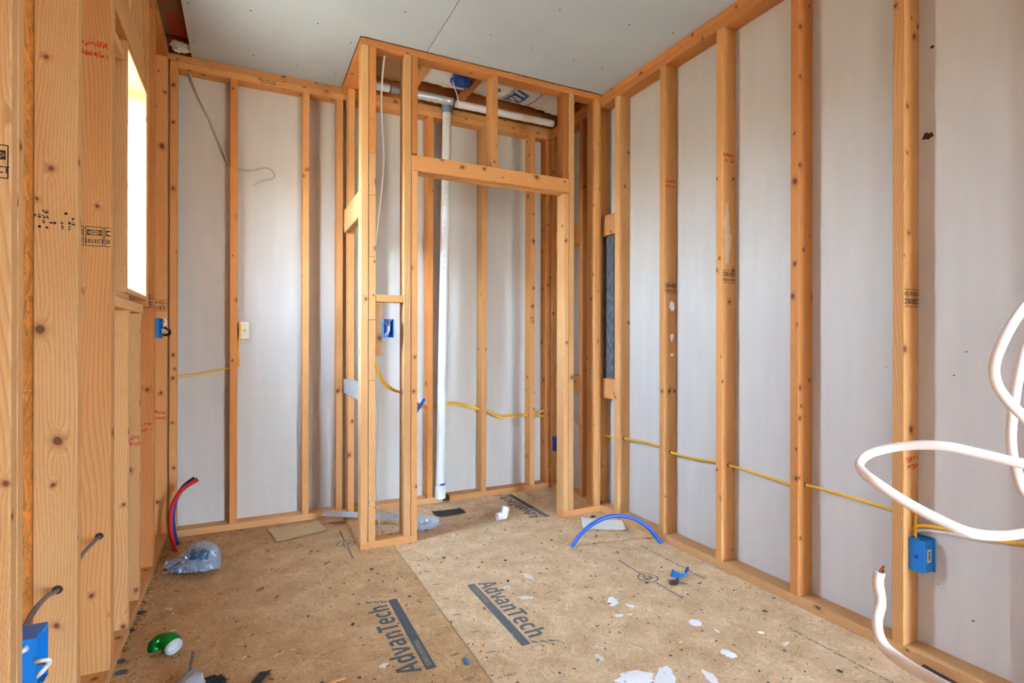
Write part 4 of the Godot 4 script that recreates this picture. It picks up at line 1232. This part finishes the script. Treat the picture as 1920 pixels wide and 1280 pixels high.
	cable("white_cable", "thick flat white cable bowing out in two crossing curves at the picture's right edge", M.white, [Vector3(0.93, 2.69, -0.02), Vector3(0.92, 2.10, -0.01), Vector3(0.90, 1.55, -0.02), Vector3(1.079, 1.276, -0.273), Vector3(0.853, 1.183, -0.273), Vector3(0.757, 1.139, -0.275), Vector3(0.728, 1.119, -0.278), Vector3(0.701, 1.091, -0.280), Vector3(0.694, 1.067, -0.284), Vector3(0.696, 1.048, -0.283), Vector3(0.706, 1.031, -0.278), Vector3(0.721, 1.013, -0.270), Vector3(0.764, 0.979, -0.260), Vector3(0.857, 0.962, -0.248), Vector3(1.105, 1.092, -0.261), Vector3(0.84, 1.55, 0.01), Vector3(0.86, 2.10, 0.02), Vector3(0.87, 2.69, 0.01)], 0.0056, 0.0032, away, "heavy white cables")
	cable("white_cable", "thick flat white cable hanging almost upright behind the crossing curves", M.white, [Vector3(0.90, 2.69, 0.01), Vector3(0.89, 2.10, 0.02), Vector3(0.87, 1.55, 0.01), Vector3(1.152, 1.301, -0.282), Vector3(0.902, 1.170, -0.293), Vector3(0.808, 1.104, -0.295), Vector3(0.781, 1.056, -0.297), Vector3(0.775, 1.014, -0.300), Vector3(0.773, 0.978, -0.301), Vector3(0.777, 0.948, -0.298), Vector3(0.791, 0.918, -0.292), Vector3(0.848, 0.891, -0.275), Vector3(0.966, 0.923, -0.262), Vector3(1.180, 1.092, -0.268), Vector3(0.90, 1.55, 0.01), Vector3(0.92, 2.10, 0.02), Vector3(0.93, 2.69, 0.01)], 0.0058, 0.0032, away, "heavy white cables")
	var tail := thing("white_cable", "thick white cable with a cut end rising from the lower right edge", "cable", Vector3(0.667, 0.735, -0.364), "heavy white cables")
	put("sheath", sweep([Vector3(0.672, 0.819, -0.384), Vector3(0.670, 0.809, -0.385), Vector3(0.671, 0.796, -0.384), Vector3(0.662, 0.788, -0.377), Vector3(0.648, 0.774, -0.373), Vector3(0.639, 0.761, -0.366), Vector3(0.637, 0.751, -0.356), Vector3(0.635, 0.746, -0.335), Vector3(0.635, 0.744, -0.313), Vector3(0.639, 0.741, -0.289), Vector3(0.696, 0.717, -0.261), Vector3(0.858, 0.714, -0.248), Vector3(1.211, 0.893, -0.275), Vector3(0.84, 1.55, 0.04), Vector3(0.86, 2.10, 0.05), Vector3(0.87, 2.69, 0.04)], 0.0064, 0.0042, away, 12, 8), M.white, tail)
	put("bare_wire", sweep([Vector3(0.671, 0.817, -0.384), Vector3(0.673, 0.822, -0.383), Vector3(0.674, 0.827, -0.380)], 0.0014, 0.0014, away, 8), M.copper, tail)
	put("bare_wire", sweep([Vector3(0.674, 0.818, -0.383), Vector3(0.676, 0.822, -0.382)], 0.0013, 0.0013, away, 8), M.black, tail)


# ================================================================ litter on the floor
func build_litter() -> void:
	var n := noise(44, 1.0, 3)
	# torn silver snack bag: narrow crumpled end at the left, flared mouth at the right
	var bag := thing("snack_bag", "crumpled silver-blue foil bag with a torn flared mouth, near the red pipe", "bag", Vector3(-0.22, 0, -2.98))
	var axis := Vector3(0.93, 0, 0.22).normalized()
	var side := Vector3(-axis.z, 0, axis.x)     # towards the viewer
	var skin := func(u: float, v: float) -> Vector3:
		var a := v * TAU
		var fill := smoothstep(0.05, 0.62, u)
		var shut := 1.0 if u < 0.62 else sqrt(maxf(0.0, 1.0 - pow((u - 0.62) / 0.38, 2.0)))
		var high := lerpf(0.030, 0.068, fill) * lerpf(0.35, 1.0, shut)
		var broad := lerpf(0.045, 0.115, fill) * shut
		if u < 0.04:
			broad *= u / 0.04
			high *= 0.4 + 0.6 * u / 0.04
		var q := Vector3(u * 2.2, cos(a), sin(a))
		var r1 := absf(n.get_noise_3d(q.x * 1.8, q.y * 1.7, q.z * 1.7))
		var r2 := absf(n.get_noise_3d(q.x * 4.0 + 9.0, q.y * 3.6, q.z * 3.6))
		var w := 1.0 - (0.70 * r1 + 0.60 * r2) * (1.15 - 0.50 * fill)
		var p := Vector3(-0.235, 0, -2.975) + axis * lerpf(-0.115, 0.130, u) + side * sin(a) * broad * w
		p.y = maxf(0.002 + high * (1.0 + cos(a) * w), 0.002)
		return p
	var silver := paint(Color(0.66, 0.72, 0.80), 0.34, 0.55)
	silver.cull_mode = BaseMaterial3D.CULL_DISABLED
	put("foil", surface(64, 60, skin, false), silver, bag)
	var st := start()
	var put_patch := func(u0: float, u1: float, v0: float, v1: float, mat: Material, called: String) -> void:
		put(called, surface(8, 8, func(u: float, v: float) -> Vector3:
			var p: Vector3 = skin.call(lerpf(u0, u1, u), lerpf(v0, v1, v))
			return p + Vector3(0, 0.0022, 0.0022)), mat, bag)
	put_patch.call(0.02, 0.12, 0.24, 0.33, paint(Color(0.55, 0.06, 0.07), 0.4), "red_print")
	put_patch.call(0.25, 0.46, 0.06, 0.16, M.paper_white, "barcode_label")
	for k in 5:
		put_patch.call(0.265 + k * 0.035, 0.28 + k * 0.035, 0.075, 0.145, M.ink, "barcode_bar")
	put_patch.call(0.55, 0.86, 0.08, 0.20, paint(Color(0.20, 0.38, 0.52), 0.35, 0.4), "blue_print")

	# crushed can
	var can := thing("drink_can", "crushed bright green drink can lying on its side near the window wall", "can", Vector3(-0.24, 0, -2.29))
	var green := paint(Color(0.02, 0.52, 0.20), 0.22, 0.6)
	var fwd := Vector3(0.537, -0.347, 0.773).normalized()      # the way its base looks
	var rgt := fwd.cross(Vector3.UP).normalized()
	var upv := rgt.cross(fwd)
	var seat: Vector3 = Vector3(-0.225, 0.032, -2.207)
	var far: Vector3 = Vector3(-0.278, 0.016, -2.232)
	var spine := smooth([seat + fwd * 0.001, seat - fwd * 0.022, seat - fwd * 0.044 + Vector3(-0.004, 0.002, 0), seat - fwd * 0.050 + Vector3(-0.026, -0.004, 0.006), far], 12)
	var last := spine.size() - 1
	put("can_body", surface(last, 44, func(u: float, v: float) -> Vector3:
		var i := int(round(u * last))
		var t := (spine[mini(i + 1, last)] - spine[maxi(i - 1, 0)]).normalized()
		var rr := t.cross(Vector3.UP).normalized()
		var uu := rr.cross(t)
		var a := v * TAU
		var crush := smoothstep(0.30, 0.75, u)
		var r := 0.0325 * (0.86 + 0.14 * smoothstep(0.0, 0.12, u)) * (1.0 - 0.30 * crush)
		var crease := absf(n.get_noise_3d(u * 6.0, cos(a) * 2.2, sin(a) * 2.2))
		r *= 1.0 - crush * 0.75 * crease - 0.28 * exp(-pow((u - 0.52) * 11.0, 2.0)) * (0.5 + 0.5 * sin(a))
		if i == last:
			r = 0.0
		var p := spine[i] + rr * cos(a) * r * (1.0 + 0.15 * crush) + uu * sin(a) * r * (1.0 - 0.35 * crush)
		p.y = maxf(p.y, 0.0012)
		return p), green, can)
	put("can_base", lathe([Vector2(0.0285, -0.003), Vector2(0.0288, 0.003), Vector2(0.0272, 0.0075), Vector2(0.0250, 0.0085), Vector2(0.0232, 0.006), Vector2(0.0190, -0.003), Vector2(0.011, -0.008), Vector2(0.0, -0.0095)], 36), M.steel, can, seat + fwd * 0.001, turned(rgt, fwd))

	# papers, strips and scraps
	var sheet := func(corners: Array, lift: float, k: float, thick := 0.0) -> ArrayMesh:
		return surface(18, 12, func(u: float, v: float) -> Vector3:
			var p: Vector3 = (corners[0] as Vector3).lerp(corners[1], u).lerp((corners[3] as Vector3).lerp(corners[2], u), v)
			p.y += 0.003 + lift * (0.5 + 0.5 * n.get_noise_2d(u * 2.5 + k, v * 2.5)) + lift * 1.6 * pow(absf(u - 0.5) * 2.0, 4.0)
			return p)
	tag(put("cardboard_sheet", sheet.call([Vector3(0.111, 0.000, -3.431), Vector3(0.390, 0.000, -3.450), Vector3(0.413, 0.000, -3.265), Vector3(0.151, 0.000, -3.191)], 0.004, 1.0), paint(Color(0.76, 0.66, 0.48), 0.85), self), "tan rectangle of cardboard lying by the far wall, left of the closet", "cardboard")
	tag(put("paper_sheet", sheet.call([Vector3(1.860, 0.000, -2.819), Vector3(2.048, 0.000, -2.662), Vector3(1.967, 0.000, -2.516), Vector3(1.760, 0.000, -2.655)], 0.004, 5.0), M.paper_white, self), "white scrap of board lying under the arched blue pipe", "paper")
	var strip_thing := thing("metal_channel", "long galvanised metal channel lying across the closet's floor plates", "channel", Vector3(0.706, 0.011, -3.380))
	var c0: Vector3 = Vector3(0.413, 0.059, -3.390)
	var c1: Vector3 = Vector3(1.019, 0.032, -3.060)
	var mid := (c0 + c1) / 2
	var bx := (c1 - c0).normalized()
	var turn_to := turned(bx, (Vector3.UP - bx * bx.y).normalized())
	var long := c0.distance_to(c1)
	put("web", box_mesh(Vector3(long, 0.0016, 0.032), 0.0003), M.steel, strip_thing, mid, turn_to)
	put("flange", box_mesh(Vector3(long, 0.022, 0.0014), 0.0003), M.steel, strip_thing, mid + turn_to * Vector3(0, 0.011, 0.0165), turn_to)
	put("flange", box_mesh(Vector3(long, 0.022, 0.0014), 0.0003), M.steel, strip_thing, mid + turn_to * Vector3(0, 0.011, -0.0165), turn_to)
	var wad := func(at: Vector3, r: Vector3, k: float, rough: float) -> ArrayMesh:
		return surface(34, 26, func(u: float, v: float) -> Vector3:
			var a := u * TAU
			var b := (v - 0.5) * PI
			var d := Vector3(cos(a) * cos(b), sin(b), sin(a) * cos(b))
			var w := 1.0 + rough * (n.get_noise_3d(d.x * 3.0 + k, d.y * 3.0, d.z * 3.0) - 0.6 * absf(n.get_noise_3d(d.x * 7.0, d.y * 7.0 + k, d.z * 7.0)))
			var p := at + d * r * w
			p.y = maxf(p.y, 0.0008 + 0.001 * absf(d.x))
			return p, false)
	tag(put("foil_wrapper", wad.call(Vector3(0.939, 0.018, -3.074), Vector3(0.075, 0.026, 0.05), 3.0, 0.9), M.foil, self), "crumpled foil wrapper beside the foot of the closet's left post", "wrapper")
	var tube := put("paper_tube", sweep([Vector3(0.955, 0.022, -3.084), Vector3(1.034, 0.020, -3.105)], 0.009, 0.007, Vector3.UP, 12, 1, false), M.paper_white, self)
	tag(tube, "small rolled white tube sticking out of the foil wrapper", "tube")
	tag(put("black_strip", sheet.call([Vector3(1.063, 0.000, -3.342), Vector3(1.252, 0.000, -3.325), Vector3(1.257, 0.000, -3.213), Vector3(1.057, 0.000, -3.217)], 0.003, 8.0), M.black, self), "black rectangular strip lying on the closet floor", "strip")
	tag(put("black_strip", sheet.call([Vector3(0.045, 0.000, -1.962), Vector3(0.082, 0.000, -1.961), Vector3(0.046, 0.000, -1.895), Vector3(0.015, 0.000, -1.909)], 0.002, 9.0), paint(Color(0.10, 0.13, 0.15), 0.5), self), "dark slanted strip at the bottom edge, right of the black scrap", "strip")
	tag(put("black_strip", sheet.call([Vector3(2.025, 0.000, -1.033), Vector3(2.050, 0.000, -1.031), Vector3(2.029, 0.000, -0.896), Vector3(1.991, 0.000, -0.914)], 0.003, 11.0), M.dark_wood, self), "dark strip lying against the right-hand wall's plate below the cut cable", "strip")
	tag(put("black_scrap", wad.call(Vector3(-0.094, 0.010, -1.960), Vector3(0.04, 0.018, 0.02), 12.0, 0.5), M.black, self), "ragged black scrap at the bottom edge beside the grey crumpled cup", "scrap")
	tag(put("crumpled_cup", surface(40, 16, func(u: float, v: float) -> Vector3:
		var a := u * TAU
		var r := (0.028 + 0.008 * v) * (1.0 + 0.25 * n.get_noise_3d(cos(a) * 2.0, sin(a) * 2.0, v * 2.0))
		var c: Vector3 = Vector3(-0.160, 0.028, -1.945)
		var p := c + Vector3(0.75, 0.1, -0.65) * (v - 0.5) * 0.06 + Vector3(0.65, 0, 0.75) * cos(a) * r + Vector3.UP * sin(a) * r * 0.85
		p.y = maxf(p.y, 0.001)
		return p), paint(Color(0.52, 0.51, 0.53), 0.6), self), "grey crumpled paper cup at the bottom edge of the picture", "cup")
	tag(put("blue_scrap", surface(30, 12, func(u: float, v: float) -> Vector3:
		var a := lerpf(-0.3, PI + 0.3, u)
		var w := 1.0 + 0.35 * n.get_noise_2d(u * 7.0, v * 4.0)
		return Vector3(1.819, 0.002, -1.938) + Vector3(cos(a) * 0.046, v * 0.036 * (0.45 + 0.55 * absf(cos(a))) * w, sin(a) * 0.026 + v * 0.014), false), paint(Color(0.05, 0.45, 0.78), 0.45), self), "torn bright blue plastic scrap on the floor before the right-hand wall", "scrap")
	tag(put("blue_scrap", wad.call(Vector3(0.673, 0.006, -1.723), Vector3(0.009, 0.008, 0.018), 17.0, 0.3), paint(Color(0.30, 0.50, 0.68), 0.4), self), "tiny grey-blue plug on the floor between the two printed names", "scrap")
	var tuft := thing("dry_twig", "small dry brown twig with leaves, just below the blue scrap", "twig", Vector3(1.743, 0.000, -1.880))
	put("leaf", wad.call(Vector3(1.735, 0.006, -1.875), Vector3(0.020, 0.010, 0.016), 22.0, 0.9), paint(Color(0.36, 0.27, 0.21), 0.85), tuft)
	put("stem", sweep([Vector3(1.726, 0.010, -1.906), Vector3(1.728, 0.008, -1.874), Vector3(1.759, 0.006, -1.863), Vector3(1.782, 0.004, -1.845)], 0.0014, 0.0014, Vector3.UP, 6), M.dark_wood, tuft)
	put("leaf", wad.call(Vector3(1.764, 0.008, -1.886), Vector3(0.007, 0.010, 0.006), 25.0, 0.8), paint(Color(0.36, 0.28, 0.18), 0.8), tuft)
	# white plastic elbow
	var e := thing("pipe_elbow", "white plastic pipe elbow lying on the closet floor", "pipe fitting", Vector3(1.444, 0.000, -3.064))
	var at: Vector3 = Vector3(1.399, 0.024, -3.014)
	put("elbow_body", sweep([at + Vector3(-0.024, 0, 0.004), at + Vector3(0.034, 0, 0.0)], 0.0235, 0.0235, Vector3.UP, 24, 1, false), M.pvc, e)
	put("elbow_branch", sweep([at + Vector3(0.022, -0.004, 0.0), at + Vector3(0.044, 0.050, -0.006)], 0.0235, 0.0235, Vector3(-0.8, 0.5, 0.2), 24, 1, false), M.pvc, e)

	# splinters and chips big enough to tell apart
	for s in [[Vector3(0.086, 0.004, -2.039), Vector3(0.119, 0.004, -2.059), 0.004, "thin orange splinter of wood on the near floor"], [Vector3(0.237, 0.005, -1.802), Vector3(0.288, 0.005, -1.811), 0.009, "pale wood offcut at the bottom edge"]]:
		tag(put("wood_splinter", sweep([s[0], (s[0] + s[1]) / 2 + Vector3(0, 0.002, 0.002), s[1]], s[2], 0.0025, Vector3.UP, 6, 2), wood[1][0], self), s[3], "splinter")
	var chips := [[223, 974, 0.5, 3.0], [240, 1150, 0.0, 6.0], [222, 1247, 0.2, 8.0], [258, 1146, 0.3, 4.0], [1113, 959, 0.2, 5.0]]
	var where := [Vector3(-0.372, 0.006, -2.596), Vector3(-0.390, 0.006, -2.453), Vector3(-0.379, 0.006, -2.230), Vector3(-0.364, 0.006, -2.157), Vector3(1.938, 0.006, -2.806)]
	var what := ["dark crumpled scrap against the window wall's plate, behind the green can", "small dark scrap between the green can and the window wall's plate", "dark folded scrap near the bottom left, against the plate", "small dark blue scrap at the bottom left corner of the floor", "dark grey scrap beside the closet's right-hand foot"]
	for i in where.size():
		tag(put("dark_scrap", wad.call(where[i], Vector3(0.016, 0.006, 0.008), 30.0 + i * 3, 0.8), paint(Color(0.22, 0.25, 0.30), 0.5), self), what[i], "scrap")
